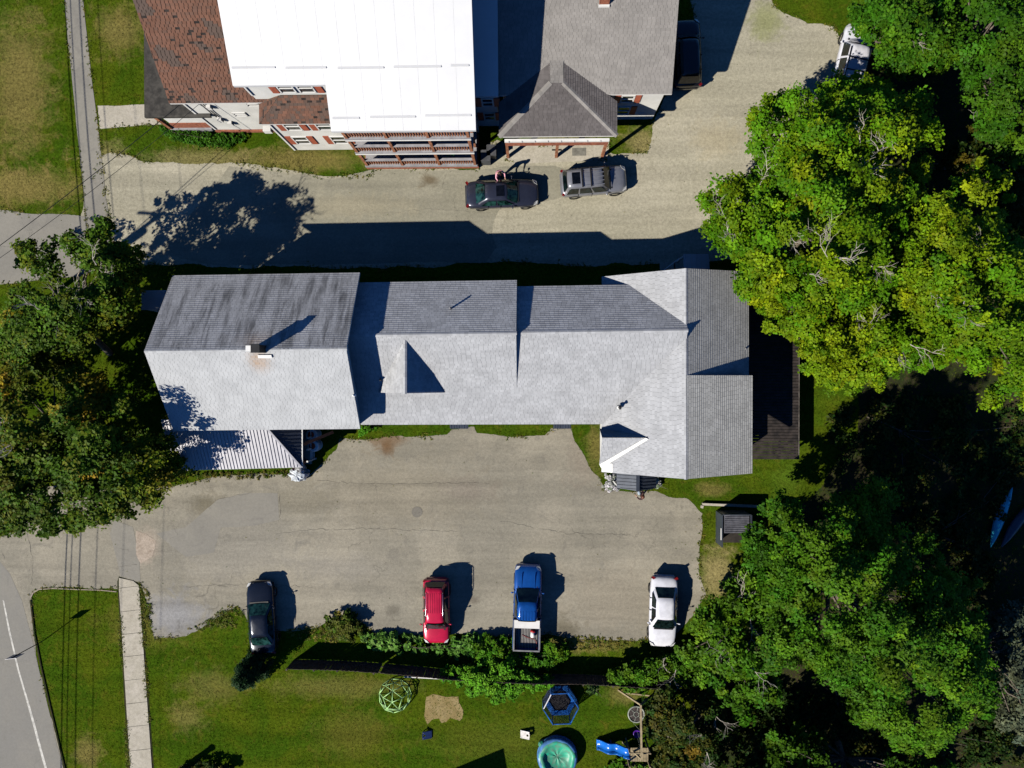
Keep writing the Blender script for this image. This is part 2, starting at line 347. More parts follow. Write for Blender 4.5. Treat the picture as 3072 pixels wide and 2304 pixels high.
for ci, cr in enumerate(([(1000, 1590), (1080, 1586), (1200, 1588), (1380, 1596)], [(838, 1480), (842, 1520), (840, 1562)], [(640, 1502), (700, 1490), (760, 1478)], [(830, 1600), (940, 1590), (1000, 1588)], [(950, 1440), (1080, 1452), (1300, 1450), (1480, 1446)], [(80, 1600), (100, 1680), (92, 1760)], [(360, 1648), (400, 1650)], [(0, 1640), (12, 1670), (8, 1690)], [(1500, 1560), (1700, 1600), (1900, 1604)], [(560, 1760), (760, 1750), (950, 1762)], [(1150, 640), (1290, 626), (1480, 640)], [(360, 1700), (420, 1692)])):
    rd = random.Random(ci); pts = []
    for q0, q1 in zip(cr[:-1], cr[1:]):
        n_ = max(2, int(math.hypot(q1[0]-q0[0], q1[1]-q0[1])/9))
        for k in range(n_): pts.append(P(q0[0]+(q1[0]-q0[0])*k/n_+rd.gauss(0, 1.6), q0[1]+(q1[1]-q0[1])*k/n_+rd.gauss(0, 1.6)))
    V = []; F = []
    for k, p in enumerate(pts):
        d = (pts[min(k+1, len(pts)-1)]-pts[max(k-1, 0)]).normalized(); sd = Vector((-d.y, d.x, 0))*rd.uniform(.002, .011); V += [p+sd+Vector((0, 0, .0175)), p-sd+Vector((0, 0, .0175))]
        if k: F.append((2*k-2, 2*k-1, 2*k+1, 2*k))
    tag(mk('pavement_crack', V, F, m_crack), kind='structure')
# porch slab of the grey house and walk of the white house
sheet('concrete_apron', [(1520, 425), (1826, 418), (1826, 478), (1680, 486), (1535, 492), (1515, 470)], .016, m_conc, .015)
walk = sheet('concrete_walk', [(296, 318), (440, 313), (440, 335), (505, 372), (400, 380), (302, 387)], .012, m_conc, .05)
# concrete sidewalk: one slab per joint
sw = mk('sidewalk', [tuple(P(u, v)+Vector((0, 0, .012))) for u, v in ((352, 1745), (357, 1729), (420, 1748), (440, 2000), (470, 2420), (392, 2420))], [(0, 1, 2, 3, 4, 5)], m_soil); tag(sw, kind='structure')
if sw.data.polygons[0].normal.z < 0: sw.data.flip_normals()
HARD.append([tuple(P(u, v).xy) for u, v in ((350, 1725), (424, 1725), (462, 2420), (396, 2420))]); EDGE.append('walk')
jv = [1729, 1760, 1831, 1899, 1966, 2037, 2107, 2176, 2248, 2320, 2390]
for i in range(len(jv)-1):
    def ed(v, s): return (356+(v-1729)*.0626, v+4) if s == 0 else (417+(v-1748)*.0712, v-3)
    a, b_ = ed(jv[i]+.6, 0), ed(jv[i]+.6, 1); c, d = ed(jv[i+1]-.5, 1), ed(jv[i+1]-.5, 0)
    if i == 0: a = (358, 1733); b_ = (400, 1742)
    z = .05+random.uniform(-.006, .006); pz = [P(*q) for q in (a, b_, c, d)]
    o = MB().slab([(p.x, p.y, z+random.uniform(-.004, .004)) for p in reversed(pz)], .06).build('slab', m_conc, sw)
# low kerb of the grass strip
kb = MB()
kpx = [(92, 1795), (100, 1778), (118, 1768), (160, 1765), (230, 1768), (300, 1770), (350, 1775)]
for a, b_ in zip(kpx[:-1], kpx[1:]): kb.bar(P(*a, .01), P(*b_, .01), .05, .07)
tag(kb.build('kerb', m_stone), kind='structure')
kb = MB(); kpx = [(92, 1800), (104, 1900), (126, 2010), (158, 2150), (196, 2310)]
for a, b_ in zip(kpx[:-1], kpx[1:]): kb.bar(P(*a, .02), P(*b_, .02), .09, .09)
tag(kb.build('kerb', m_soil), kind='structure')
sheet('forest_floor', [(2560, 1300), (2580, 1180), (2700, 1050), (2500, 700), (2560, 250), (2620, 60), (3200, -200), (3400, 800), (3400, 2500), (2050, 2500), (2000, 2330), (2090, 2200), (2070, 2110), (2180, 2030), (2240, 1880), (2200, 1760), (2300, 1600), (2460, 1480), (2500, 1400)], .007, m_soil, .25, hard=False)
# ------------------------------------------------------------------ roofs
def clip(poly, axis, val, keep_ge):
    out = []; n = len(poly)
    for i in range(n):
        a, b = poly[i], poly[(i+1) % n]
        ia = (a[axis] >= val) == keep_ge or a[axis] == val; ib = (b[axis] >= val) == keep_ge or b[axis] == val
        if ia: out.append(a)
        if ia != ib:
            t = (val-a[axis])/(b[axis]-a[axis]); out.append((a[0]+(b[0]-a[0])*t, a[1]+(b[1]-a[1])*t))
    return out
def shingles(parent, pts, m, expo=.145, tabw=.27, thick=.012, gap=.005, var=.1, miss=None, streak=0, stain=None, seed=1, indiv=0, off=0.0):
    """courses of overlapping tabs over a planar slope; pts[0]->pts[1] is the eave"""
    rd = random.Random(seed)
    p0 = Vector(pts[0]); e = (Vector(pts[1])-p0).normalized()
    n = e.cross(Vector(pts[-1])-p0)
    if n.length < 1e-6: n = e.cross(Vector(pts[2])-p0)
    n.normalize()
    if n.z < 0: n = -n
    s = n.cross(e); 
    if s.z < 0: s = -s
    P2 = [((Vector(q)-p0).dot(e), (Vector(q)-p0).dot(s)) for q in pts]
    amin = min(q[0] for q in P2); amax = max(q[0] for q in P2); bmax = max(q[1] for q in P2); bmin = min(q[1] for q in P2)
    st = [rd.uniform(0, 1) for _ in range(200)]; st2 = [rd.uniform(0, 1) for _ in range(400)]
    V = []; F = []; T = []; G = []; pieces = []
    row = 0; b = bmin
    while b < bmax-.02:
        top = min(b+expo*1.12, bmax); band = clip(clip(P2, 1, b, True), 1, top, False)
        if len(band) >= 3:
            a = amin-rd.uniform(0, tabw)
            while a < amax:
                wdt = tabw*rd.uniform(.85, 1.12); c = clip(clip(band, 0, a+gap, True), 0, a+wdt-gap, False)
                ac = a+wdt/2
                if len(c) >= 3 and not (miss and miss(ac, b, rd)):
                    tone = 1+rd.uniform(-var, var)
                    if streak:
                        k = (ac-b*.28)*2.2+50; i0 = int(k) % 199; f = k-int(k); sv = st[i0]*(1-f)+st[i0+1]*f
                        k2 = (ac-b*.28)*6+b*.5+90; j0 = int(k2) % 399; f2 = k2-int(k2); sv2 = st2[j0]*(1-f2)+st2[j0+1]*f2
                        hgt = min(1, max(0, 1.25-b/bmax))
                        tone *= 1-streak*hgt*max(0, sv-.42)*1.6*(.45+.8*sv2)
                    g = stain(p0+e*ac+s*b) if stain else 0.0
                    pv = [(p0+e*x+s*y+n*(off+.004+thick*(1-(y-b)/(expo*1.12)))) for x, y in c]
                    if indiv and len(c) == 4: pieces.append((pv, tone, g)); a += wdt; continue
                    i = len(V); V += pv; F.append(tuple(range(i, i+len(pv)))); T.append(tone); G.append(g)
                    for q in range(len(c)):
                        r = (q+1) % len(c)
                        if abs(c[q][1]-b) < 1e-6 and abs(c[r][1]-b) < 1e-6:
                            j = len(V); V += [pv[q], pv[r], p0+e*c[r][0]+s*c[r][1]+n*off, p0+e*c[q][0]+s*c[q][1]+n*off]
                            F.append((j, j+1, j+2, j+3)); T.append(tone*.8); G.append(g)
                a += wdt
        b += expo; row += 1
    if pieces:
        rd.shuffle(pieces)
        for k, (pv, tone, g) in enumerate(pieces):
            if k < indiv:
                low = [p-n*.012 for p in pv]
                mk('shingle', pv+low, [(0, 1, 2, 3), (0, 4, 5, 1), (1, 5, 6, 2), (2, 6, 7, 3), (3, 7, 4, 0)], m, parent, attrs={'tone': [tone]*5, 'stain': [g]*5})
            else:
                i = len(V); V += pv; F.append((i, i+1, i+2, i+3)); T.append(tone); G.append(g)
    if not V: return None
    o = mk('shingles', V, F, m, parent, attrs={'tone': T, 'stain': G})
    bmf = o.data.polygons
    if bmf[0].normal.dot(n) < 0: o.data.flip_normals()
    return tag(o, kind='stuff')
def planar(pts):
    a, b = Vector(pts[0]), Vector(pts[1]); c = sum((Vector(p) for p in pts[2:]), Vector((0, 0, 0)))/(len(pts)-2)
    n = (b-a).cross(c-a); return [Vector((p[0], p[1], a.z-(n.x*(p[0]-a.x)+n.y*(p[1]-a.y))/n.z)) for p in pts]
def roof(parent, pts, m, t=.14, fascia=None, name='roof', **kw):
    pts = planar(pts)
    o = MB().slab(pts, t).build(name, fascia or m_trim, parent)
    top = MB().add([Vector(p)+Vector((0, 0, .004)) for p in pts], [tuple(range(len(pts)))]).build('underlay', m_under, o)
    shingles(o, [Vector(p)+Vector((0, 0, .006)) for p in pts], m, **kw)
    return o
def ridge(parent, a, b, m, w_=.2):
    a, b = Vector(a), Vector(b); n = max(2, int((b-a).length/.22)); V = []; F = []; T = []
    d = (b-a).normalized(); sd = d.cross(Vector((0, 0, 1))).normalized()*w_/2
    for i in range(n):
        p, q = a.lerp(b, i/n), a.lerp(b, (i+1.15)/n); k = len(V); lift = Vector((0, 0, .028)); dn = Vector((0, 0, -.05))
        V += [p+lift+sd+dn, q+lift*.8+sd+dn, q+lift*.8, p+lift, p+lift-sd+dn, q+lift*.8-sd+dn]; F += [(k, k+1, k+2, k+3), (k+3, k+2, k+5, k+4)]
        tt = random.uniform(.85, 1.1); T += [tt, tt]
    tag(mk('ridge_cap', V, F, m, parent, attrs={'tone': T, 'stain': [0]*len(T)}), kind='stuff')
def gable_wall(parent, x0, x1, y0, y1, he, hr, m, axis='x', name='wall', drop=.16, ym=None):
    """solid gabled block; axis = ridge direction"""
    b = MB(); he -= drop; hr -= drop
    if axis == 'x':
        ym = (y0+y1)/2 if ym is None else ym; sec = [(y0, 0), (y1, 0), (y1, he), (ym, hr), (y0, he)]
        V = [(x, y, z) for x in (x0, x1) for y, z in sec]
    else:
        xm = (x0+x1)/2; sec = [(x0, 0), (x1, 0), (x1, he), (xm, hr), (x0, he)]
        V = [(x, y, z) for y in (y0, y1) for x, z in sec]
    b.add(V, [(0, 1, 2, 3, 4), (9, 8, 7, 6, 5)]+[(i, 5+i, 5+(i+1) % 5, (i+1) % 5) for i in range(5)])
    return b.build(name, m, parent)
def window(parent, c, nrm, w_, h_, shutter=True, double=False, pm=None):
    """sash window set on a wall: c = centre on the wall face, nrm = outward normal"""
    c = Vector(c); nrm = Vector(nrm).normalized(); sd = Vector((0, 0, 1)).cross(nrm).normalized(); up = Vector((0, 0, 1))
    def q(a, b_, d0, wd, hh, dd): 
        V = [c+sd*(a+x*wd/2)+up*(b_+z*hh/2)+nrm*(d0+y*dd/2) for x in (-1, 1) for y in (-1, 1) for z in (-1, 1)]
        return V, [(0, 1, 3, 2), (4, 6, 7, 5), (0, 4, 5, 1), (2, 3, 7, 6), (0, 2, 6, 4), (1, 5, 7, 3)]
    fr = MB(); t = .08
    for a, b_, wd, hh in ((0, h_/2, w_+t, t), (0, -h_/2, w_+t*1.6, t), (-w_/2, 0, t, h_), (w_/2, 0, t, h_), (0, 0, w_, .05)): fr.add(*q(a, b_, .035, wd, hh, .07))
    if double: fr.add(*q(0, 0, .04, .1, h_, .075))
    o = fr.build('window', m_white, parent)
    for s in (-1, 1):
        one(lambda b: b.add(*q(0, s*h_/4, .012+.006*(s > 0), w_-.03, h_/2-.03, .012)), 'pane', pm or m_glass, o)
        if shutter: one(lambda b: b.add(*q(s*(w_/2+.24), 0, .03, .36, h_+.1, .05)), 'shutter', m_shutter, parent)
    return o
def ribbed(parent, pts, m, step=.3, name='metal_roof', rib=.03, t=.05):
    """metal sheet with raised ribs running from eave (pts[0]-pts[1]) up the slope"""
    pts = planar(pts); o = MB().slab(pts, t).build(name, m, parent)
    p0 = Vector(pts[0]); e = (Vector(pts[1])-p0); L = e.length; e.normalize(); n = e.cross(Vector(pts[-1])-p0)
    if n.length < 1e-6: n = e.cross(Vector(pts[2])-p0)
    n.normalize(); n = n if n.z > 0 else -n
    s = n.cross(e); s = s if s.z > 0 else -s
    P2 = [((Vector(q)-p0).dot(e), (Vector(q)-p0).dot(s)) for q in pts]; a = min(q[0] for q in P2)+step*.5
    while a < max(q[0] for q in P2)-.02:
        ys = []
        for i in range(len(P2)):
            A, B = P2[i], P2[(i+1) % len(P2)]
            if (A[0]-a)*(B[0]-a) < 0: ys.append(A[1]+(B[1]-A[1])*(a-A[0])/(B[0]-A[0]))
        if len(ys) >= 2 and max(ys)-min(ys) > .1:
            one(lambda b: b.bar(p0+e*a+s*(min(ys)+.01)+n*rib*.5, p0+e*a+s*(max(ys)-.01)+n*rib*.5, .045, rib+.01, n), 'rib', m, o)
        a += step
    return o
def pipe(parent, px, h0, hgt, r, m, name='vent_pipe', cap=None):
    p = P(*px, h0); b = MB(); b.lathe((p.x, p.y, h0-.25), [(r, 0), (r, .25+hgt)], 10); b.lathe((p.x, p.y, h0-.1), [(r*2.2, 0), (r*1.1, .16)], 10)
    o = b.build(name, m, parent, True)
    if cap: one(lambda q: q.lathe((p.x, p.y, h0+hgt-.02), [(r*1.5, 0), (r*1.5, .06), (r*.4, .12)], 10), 'pipe_cap', cap, o)
    return o
def hole(parent, p, r):   # dark mouth of a pipe
    return one(lambda b: b.lathe(p, [(r, 0), (r, .006)], 10), 'pipe_mouth', m_black, parent)

# ------------------------------------------------------------------ long building in the middle
B1 = root('long_house', P(1300, 1080), 'long white house with grey shingled gable roofs between the two lots', 'house')
m_sh1 = shinglemat('weathered_shingle', (.445, .453, .455)); m_sh2 = shinglemat('pale_shingle', (.395, .40, .408)); m_sh3 = shinglemat('brown_grey_shingle', (.46, .455, .42))
def rust(p):
    d = P(775, 1068, 8.2); q = Vector((p.x-d.x, p.y-d.y)); 
    k = max(0, 1-math.hypot(q.x/1.0, (q.y+.3)/1.0)); f = max(0, 1-math.hypot((q.x+.1)/1.7, (q.y-.9)/.9))
    return min(.5, k*k*.85+f*f*.3)*random.uniform(.75, 1.1)
KT = .012
def gpt(x, y, z): return Vector((x, y+KT*x, z))
def gable_roof(xw, xe, yn, yr_, ys, hn, hr, hs, mN, mS, sd, kN, kS):
    N_ = [gpt(xe, yn, hn), gpt(xw, yn, hn), gpt(xw, yr_, hr), gpt(xe, yr_, hr)]; S_ = [gpt(xw, ys, hs), gpt(xe, ys, hs), gpt(xe, yr_, hr), gpt(xw, yr_, hr)]
    a_ = roof(B1, N_, mN, seed=sd, **kN); c_ = roof(B1, S_, mS, seed=sd+1, **kS); ridge(c_, gpt(xw, yr_, hr), gpt(xe, yr_, hr), mS); return a_, c_
def yoff(p): return p.y-KT*p.x
mean = lambda *q: sum(q)/len(q)
x1w = mean(P(518, 826, 5.5).x, P(428, 1055, 8.5).x, P(525, 1292, 5.5).x); x1e = mean(P(1077, 820, 5.5).x, P(1037, 1045, 8.5).x, P(1085, 1287, 5.5).x)
m_sh1n = shinglemat('streaked_shingle', (.40, .40, .40), streak=.9)
gable_roof(x1w, x1e, yoff(P(800, 823, 5.5)), yoff(P(735, 1050, 8.5)), yoff(P(800, 1289, 5.5)), 5.5, 8.5, 5.5, m_sh1n, m_sh1, 11, dict(var=.1, stain=rust, thick=.024), dict(var=.03, stain=rust))
gable_wall(B1, x1w+.35, x1e-.35, -2.75, 5.55, 5.5, 8.4, m_siding, ym=yoff(P(735, 1050, 8.5))-.18)
x1 = mean(P(1549, 840, 5.05).x, P(1550, 1003, 7.2).x)
gable_roof(x1e-.6, x1, yoff(P(1300, 845, 5.05)), yoff(P(1300, 1003, 7.2)), yoff(P(1300, 1184, 4.85)), 5.05, 7.2, 4.85, m_sh2, m_sh2, 21, dict(var=.13, thick=.022), dict(var=.085))
gable_wall(B1, x1e-.5, x1-.25, -.7, 5.3, 4.9, 7.1, m_siding, ym=yoff(P(1300, 1003, 7.2))-.05)
xr = P(2063, 993, 6.85).x
gable_roof(x1-.5, xr, yoff(P(1750, 857, 4.8)), yoff(P(1800, 995, 6.85)), yoff(P(1750, 1185, 4.81)), 4.8, 6.85, 4.81, m_sh2, m_sh2, 31, dict(var=.13, thick=.022), dict(var=.085))
gable_wall(B1, x1-.4, xr-.1, -.7, 5.2, 4.65, 6.75, m_siding, ym=yoff(P(1800, 995, 6.85))+.03)
# lean-to along the south front
lt = [P(1083, 1274, 3.95), P(1815, 1272, 3.95), P(1900, 1176, 4.93), P(1056, 1176, 4.93)]
roof(B1, lt, m_sh2, seed=41, var=.085)
a, b_ = lt[0], lt[1]
one(lambda q: q.box(((a.x+b_.x)/2, -1.55, 1.85), (b_.x-a.x-.3, 1.9, 3.7)), 'wall', m_siding, B1)
# cross gable dormer on the middle roof
dh = 7.02; dr0 = P(1215, 1008, dh); dr1 = P(1215, 1180, dh); bw = 1.95
eE0, eE1 = Vector((dr0.x+bw, dr1.y, 5.02)), Vector((dr0.x-bw, dr1.y, 5.02))
dm = MB().add([eE1, eE0, dr1-Vector((0, 0, .12)), eE1+Vector((0, .3, -.3)), eE0+Vector((0, .3, -.3))], [(0, 1, 2), (0, 3, 4, 1)]).build('dormer_wall', m_siding, B1)
roof(B1, [eE0, eE0+Vector((-.02, .04, 0)), dr0, dr1], m_sh2, seed=51, var=.13, t=.06) if False else None
def tri_roof(parent, eave_a, eave_b, apex_pts, m, **kw):
    o = MB().slab([eave_a, eave_b]+apex_pts, .06).build('roof', m_trim, parent)
    shingles(o, [eave_a, eave_b]+apex_pts, m, off=.006, **kw); return o
# each dormer slope is a triangle: ridge line + valley; courses run along the ridge
def slope_tri(parent, rA, rB, foot, m, seed, **kw):
    """rA-rB ridge (level), foot = low corner under rB; courses parallel to the ridge"""
    low = foot; la = low + (rA-rB)*0.0001
    pts = [la, low, rB, rA]
    o = MB().slab([foot, rB, rA], .06).build('roof', m_trim, parent)
    shingles(o, [foot+(rA-rB).normalized()*.002, foot, rB, rA] if True else pts, m, seed=seed, off=.006, **kw); return o
slope_tri(B1, dr0, dr1, eE0, m_sh2, 52, var=.13, thick=.02); slope_tri(B1, dr0, dr1, eE1, m_sh2, 53, var=.13)
ridge(B1, dr0, dr1, m_sh2, .2)
# east wing
hw = 6.6; wr0 = P(2057, 805, hw); wr1 = P(2058, 1437, hw)
WW = [P(1806, 830, 3.9), P(1805, 1416, 3.9)]
roof(B1, [WW[0], WW[1], wr1, wr0], m_sh2, seed=61, var=.085)
ystep = .17
eN = P(2245, 815, 3.95); rs_ = Vector((wr0.x, ystep, hw)); eM = Vector((eN.x+.02, ystep, 3.95))
roof(B1, [eM, eN, wr0, rs_], m_sh3, seed=62, var=.1, thick=.022)
eS = P(2256, 1420, 4.75); eM2 = Vector((eS.x, ystep, 4.75))
roof(B1, [eS, eM2, rs_, Vector((wr1.x, wr1.y, hw))], m_sh3, seed=63, var=.1, thick=.02)
one(lambda q: q.add([eM+Vector((-.3, -.05, 0)), eM2+Vector((-.3, -.05, -.1)), rs_+Vector((0, -.05, -.1))], [(0, 1, 2)]), 'gable_infill', m_siding, B1)
ridge(B1, wr0, wr1, m_sh2)
gable_wall(B1, WW[0].x+.3, eN.x-.45, wr1.y+.3, wr0.y-.3, 3.9, 6.5, m_siding, 'y')
# little west gable on the wing with pale flashing
gh = 5.45; g0 = Vector((WW[0].x-.15, P(1900, 1313, gh).y, gh)); g1 = Vector((7.05, g0.y, gh))
fN = Vector((g0.x, g0.y+.4, 3.95)); fS = Vector((g0.x, g0.y-1.75, 3.95))
slope_tri(B1, g1, g0, fN, m_sh3, 71, var=.12, thick=.02); slope_tri(B1, g1, g0, fS, m_sh2, 72, var=.12)
mk('gable_infill', [fN+Vector((.05, 0, -.1)), fS+Vector((.05, 0, -.1)), g0+Vector((.05, 0, -.08))], [(0, 1, 2)], m_white, B1)
up = Vector((0, 0, .05))
mk('valley_flashing', [fS+up, fS+up+Vector((.10, -.2, 0.02)), g1+up+Vector((-.12, -.08, .02)), g1+up+Vector((-.3, 0, .04))], [(0, 1, 2, 3)], m_white, B1)
ksl = (hw-3.9)/(wr0.x-WW[0].x)
def ws(x, y): return Vector((x, y, 3.9+ksl*(x-WW[0].x)+.05))
cy = WW[1].y+.02; fx = fS.x+.02
mk('corner_flashing', [ws(WW[1].x, cy), ws(WW[1].x+.6, cy), ws(WW[1].x+.6, fS.y+.1), ws(WW[1].x, fS.y+.12)], [(0, 1, 2, 3)], m_white, B1)
# chimney, vents
cx = P(785, 1050, 8.55)
ch = one(lambda q: q.box((cx.x, cx.y+.05, 8.72), (.4, .4, 1.4)), 'chimney', m_dark, B1)
one(lambda q: (q.box((cx.x, cx.y+.05, 9.44), (.46, .46, .05))), 'chimney_cap', m_black, ch)
one(lambda q: q.box((cx.x-.38, cx.y+.05, 8.85), (.24, .24, .95)), 'metal_flue', m_metalw, ch)
one(lambda q: q.box((cx.x-.38, cx.y+.05, 9.35), (.3, .3, .05)), 'flue_cap', m_white, ch)
one(lambda q: q.box((cx.x+.1, cx.y-.34, 8.36), (.75, .2, .05), tilt=Quaternion((1, 0, 0), .58)), 'flashing', m_trim, ch)
o = pipe(B1, (1353, 926), 6.15, .55, .06, m_pipe); 
o = pipe(B1, (1143, 1140), 5.45, .35, .05, m_pipe)
pipe(B1, (1062, 1186), 6.75, .22, .06, m_white); pipe(B1, (1858, 1222), 4.9, .25, .07, m_white, cap=m_black); pipe(B1, (2236, 1046), 4.1, .15, .05, m_pipe)
# ribbed porch roof (south of the west block), hipped at its east end
hb, ht = 2.55, 3.9
pA, pB, pC, pD = P(520, 1412, hb), P(905, 1402, hb), P(778, 1289, ht), P(500, 1289, ht)
pE = P(906, 1289, hb); yw = -2.5
pC = Vector((pC.x, yw, ht)); pD = Vector((pA.x, yw, ht)); pE = Vector((pB.x, yw, hb))
ribbed(B1, [pA, pB, pC, pD], m_metalw, .21, rib=.04)
ribbed(B1, [pB, pE, pC], m_metald, .23)  # east hip face: its shade is put in as a darker metal colour
one(lambda q: q.bar(pB+Vector((0, 0, .04)), pC+Vector((0, 0, .04)), .12, .06), 'hip_trim', m_metalw, B1)
one(lambda q: q.bar(pB+Vector((.04, 0, -.03)), pE+Vector((.04, 0, -.03)), .06, .1), 'gutter', m_white, B1)
one(lambda q: q.box(((pA.x+pB.x)/2, (pA.y+yw)/2, .12), (pB.x-pA.x-.3, yw-pA.y-.3, .24)), 'porch_floor', m_conc, B1)
one(lambda q: q.box(((pA.x+pB.x)/2, pA.y+.35, 1.2), (pB.x-pA.x-.6, .12, 2.3)), 'porch_wall', m_brick, B1)
for i in range(4): one(lambda q: q.box((pB.x+.1, pA.y+.5+i*.75, .9), (.1, .1, 1.75)), 'post', m_white, B1)
for hh in (.4, .75, 1.05): one(lambda q: q.box((pB.x+.1, (pA.y+yw)/2, hh), (.06, 2.4, .06)), 'rail', m_white, B1)
# small canopies
can = root('door_canopy', P(1912, 1450), 'dark ribbed gable canopy over the side door of the east wing', 'canopy')
yN, yS = P(1910, 1416, 3.2).y, P(1910, 1473, 3.1).y; xm_ = P(1913, 1450, 3.15).x; xw, xe = P(1850, 1450, 2.6).x, P(1969, 1450, 2.6).x
ribbed(can, [Vector((xw, yS+.12, 2.6)), Vector((xw, yN, 2.6)), Vector((xm_, yN, 3.2)), Vector((xm_, yS, 3.2))][::1], m_metald, .2, 'canopy_roof', rib=.035)
ribbed(can, [Vector((xe, yN, 2.6)), Vector((xe, yS+.1, 2.6)), Vector((xm_, yS, 3.2)), Vector((xm_, yN, 3.2))], m_metald, .2, 'canopy_roof', rib=.035)
one(lambda q: q.bar((xm_, yS, 3.23), (xm_, yN, 3.23), .2, .04), 'ridge_trim', m_metald, can)
for x in (xw+.1, xe-.1): one(lambda q: q.box((x, yS+.2, 1.28), (.1, .1, 2.56)), 'post', m_white, can)
for k, (u0, u1, lab) in enumerate(((1350, 1405, 'left'), (1660, 1713, 'right'))):
    a, b_ = P(u0, 1286, 2.5), P(u1, 1286, 2.5)
    aw = root('door_awning', (a.x, a.y, 0), ('small black ribbed awning peeping from the eave, nearer the barrels', 'small black ribbed awning peeping from the eave, nearer the white flowers')[k], 'awning', 'awnings along the south eave')
    ribbed(aw, [a, b_, Vector((b_.x, -2.4, 2.9)), Vector((a.x, -2.4, 2.9))], m_metald, .16, 'awning_roof')
    for x in (a.x+.06, b_.x-.06): one(lambda q: q.bar((x, a.y+.05, 2.46), (x, -2.45, 2.0), .04, .04), 'bracket', m_metald, aw)
for nm, lab, (u0, v0, u1, v1), h_ in (('side_porch', 'small pale metal porch roof in deep shade behind the east wing', (2050, 762, 2126, 812), 2.6), ('side_porch', 'small pale porch roof in tree shade at the west gable', (424, 872, 505, 930), 2.6)):
    a, b_, c, d = P(u0, v1, h_), P(u1, v1, h_), P(u1, v0, h_), P(u0, v0, h_)
    if v0 < 800: a.y = b_.y = wr0.y-.4
    pr = root(nm, (a.x, a.y, 0), lab, 'porch')
    ribbed(pr, [d, c, b_+Vector((0, 0, .35)), a+Vector((0, 0, .35))] if v0 < 800 else [a, d, c+Vector((0, 0, .3)), b_+Vector((0, 0, .3))], m_metalw, .3, 'porch_roof', rib=.02)
    for q_ in ((d, c) if v0 < 800 else (a, d)): one(lambda q: q.box((q_.x+(.1 if q_ is d or q_ is a else -.1), q_.y-.1 if q_ is not a else q_.y+.1, 1.25), (.1, .1, 2.5)), 'post', m_white, pr)
    one(lambda q: q.prism([(p.x, p.y) for p in (a, b_, c, d)], .01, .5), 'porch_floor', m_conc, pr)
    if v0 < 800:
        for dz in (.5, .9): one(lambda q: q.bar((d.x-.05, d.y-.1, dz+.7), (d.x-1.1, d.y-.9, dz), .05, .05), 'handrail', m_white, pr)
        for kx in range(3): one(lambda q: q.box((d.x-.25-kx*.28, d.y-.5, .2-kx*.065), (.28, .8, .4-kx*.13)), 'step', m_conc, pr)
# windows on the visible walls are under the eaves; add the north and south doors and windows
for x in (-18.5, -15.5, -12.5): 
    for z in (1.5, 4.1): window(B1, (x, 5.7, z), (0, 1, 0), .8, 1.2, False); window(B1, (x, -2.65, z), (0, -1, 0), .8, 1.2, False)
for x in (-8, -5.5, -2.5, .5, 3.): window(B1, (x, 5.25, 2.6), (0, 1, 0), .8, 1.2, False); window(B1, (x, -2.5, 1.6), (0, -1, 0), .8, 1.2, False)
# ------------------------------------------------------------------ raised deck at the east end
dkh = 1.4; d0, d1 = P(2230, 1378, dkh), P(2397, 870, dkh)
dk = root('raised_deck', ((d0.x+d1.x)/2, (d0.y+d1.y)/2, 0), 'dark stained raised deck of boards along the east wing', 'deck')
for k, x in enumerate((d0.x+.3, (d0.x+d1.x)/2+.6, d1.x-.15)):
    one(lambda q: q.box((x, (d0.y+d1.y)/2, dkh-.17), (.08, d1.y-d0.y, .22)), 'joist', m_dark, dk)
    for y in np.linspace(d0.y+.2, d1.y-.2, 5): one(lambda q: q.box((x, y, (dkh-.28)/2), (.12, .12, dkh-.28)), 'post', m_dark, dk)
bw_ = .19; nb = int((d1.y-d0.y)/bw_); bme = None
m_deck = M('deck_board', (.034, .026, .022), .7, .35, 2.2)
bb = MB().box((0, 0, 0), (d1.x-d0.x, bw_-.022, .045)); 
bo = bb.build('board', m_deck, dk, local=True); bo.location = Vector(((d0.x+d1.x)/2, d0.y+bw_/2, dkh-.03))-WL[dk]
for i in range(1, nb): inst('board', bo.data, dk, ((d0.x+d1.x)/2+random.uniform(-.012, .012), d0.y+bw_*(i+.5), dkh-.03+random.uniform(-.006, .006)))
one(lambda q: q.box((d1.x+.03, (d0.y+d1.y)/2, dkh-.1), (.04, d1.y-d0.y, .2)), 'rim_board', M('edge_board', (.16, .14, .12), .8, .3, 3), dk)
for i in range(0): one(lambda q: q.box((d0.x+.9+i*0, d0.y-.15-.28*i, dkh-.3-.27*i), (1.2, .28, .05)), 'stair_tread', m_dark, dk)

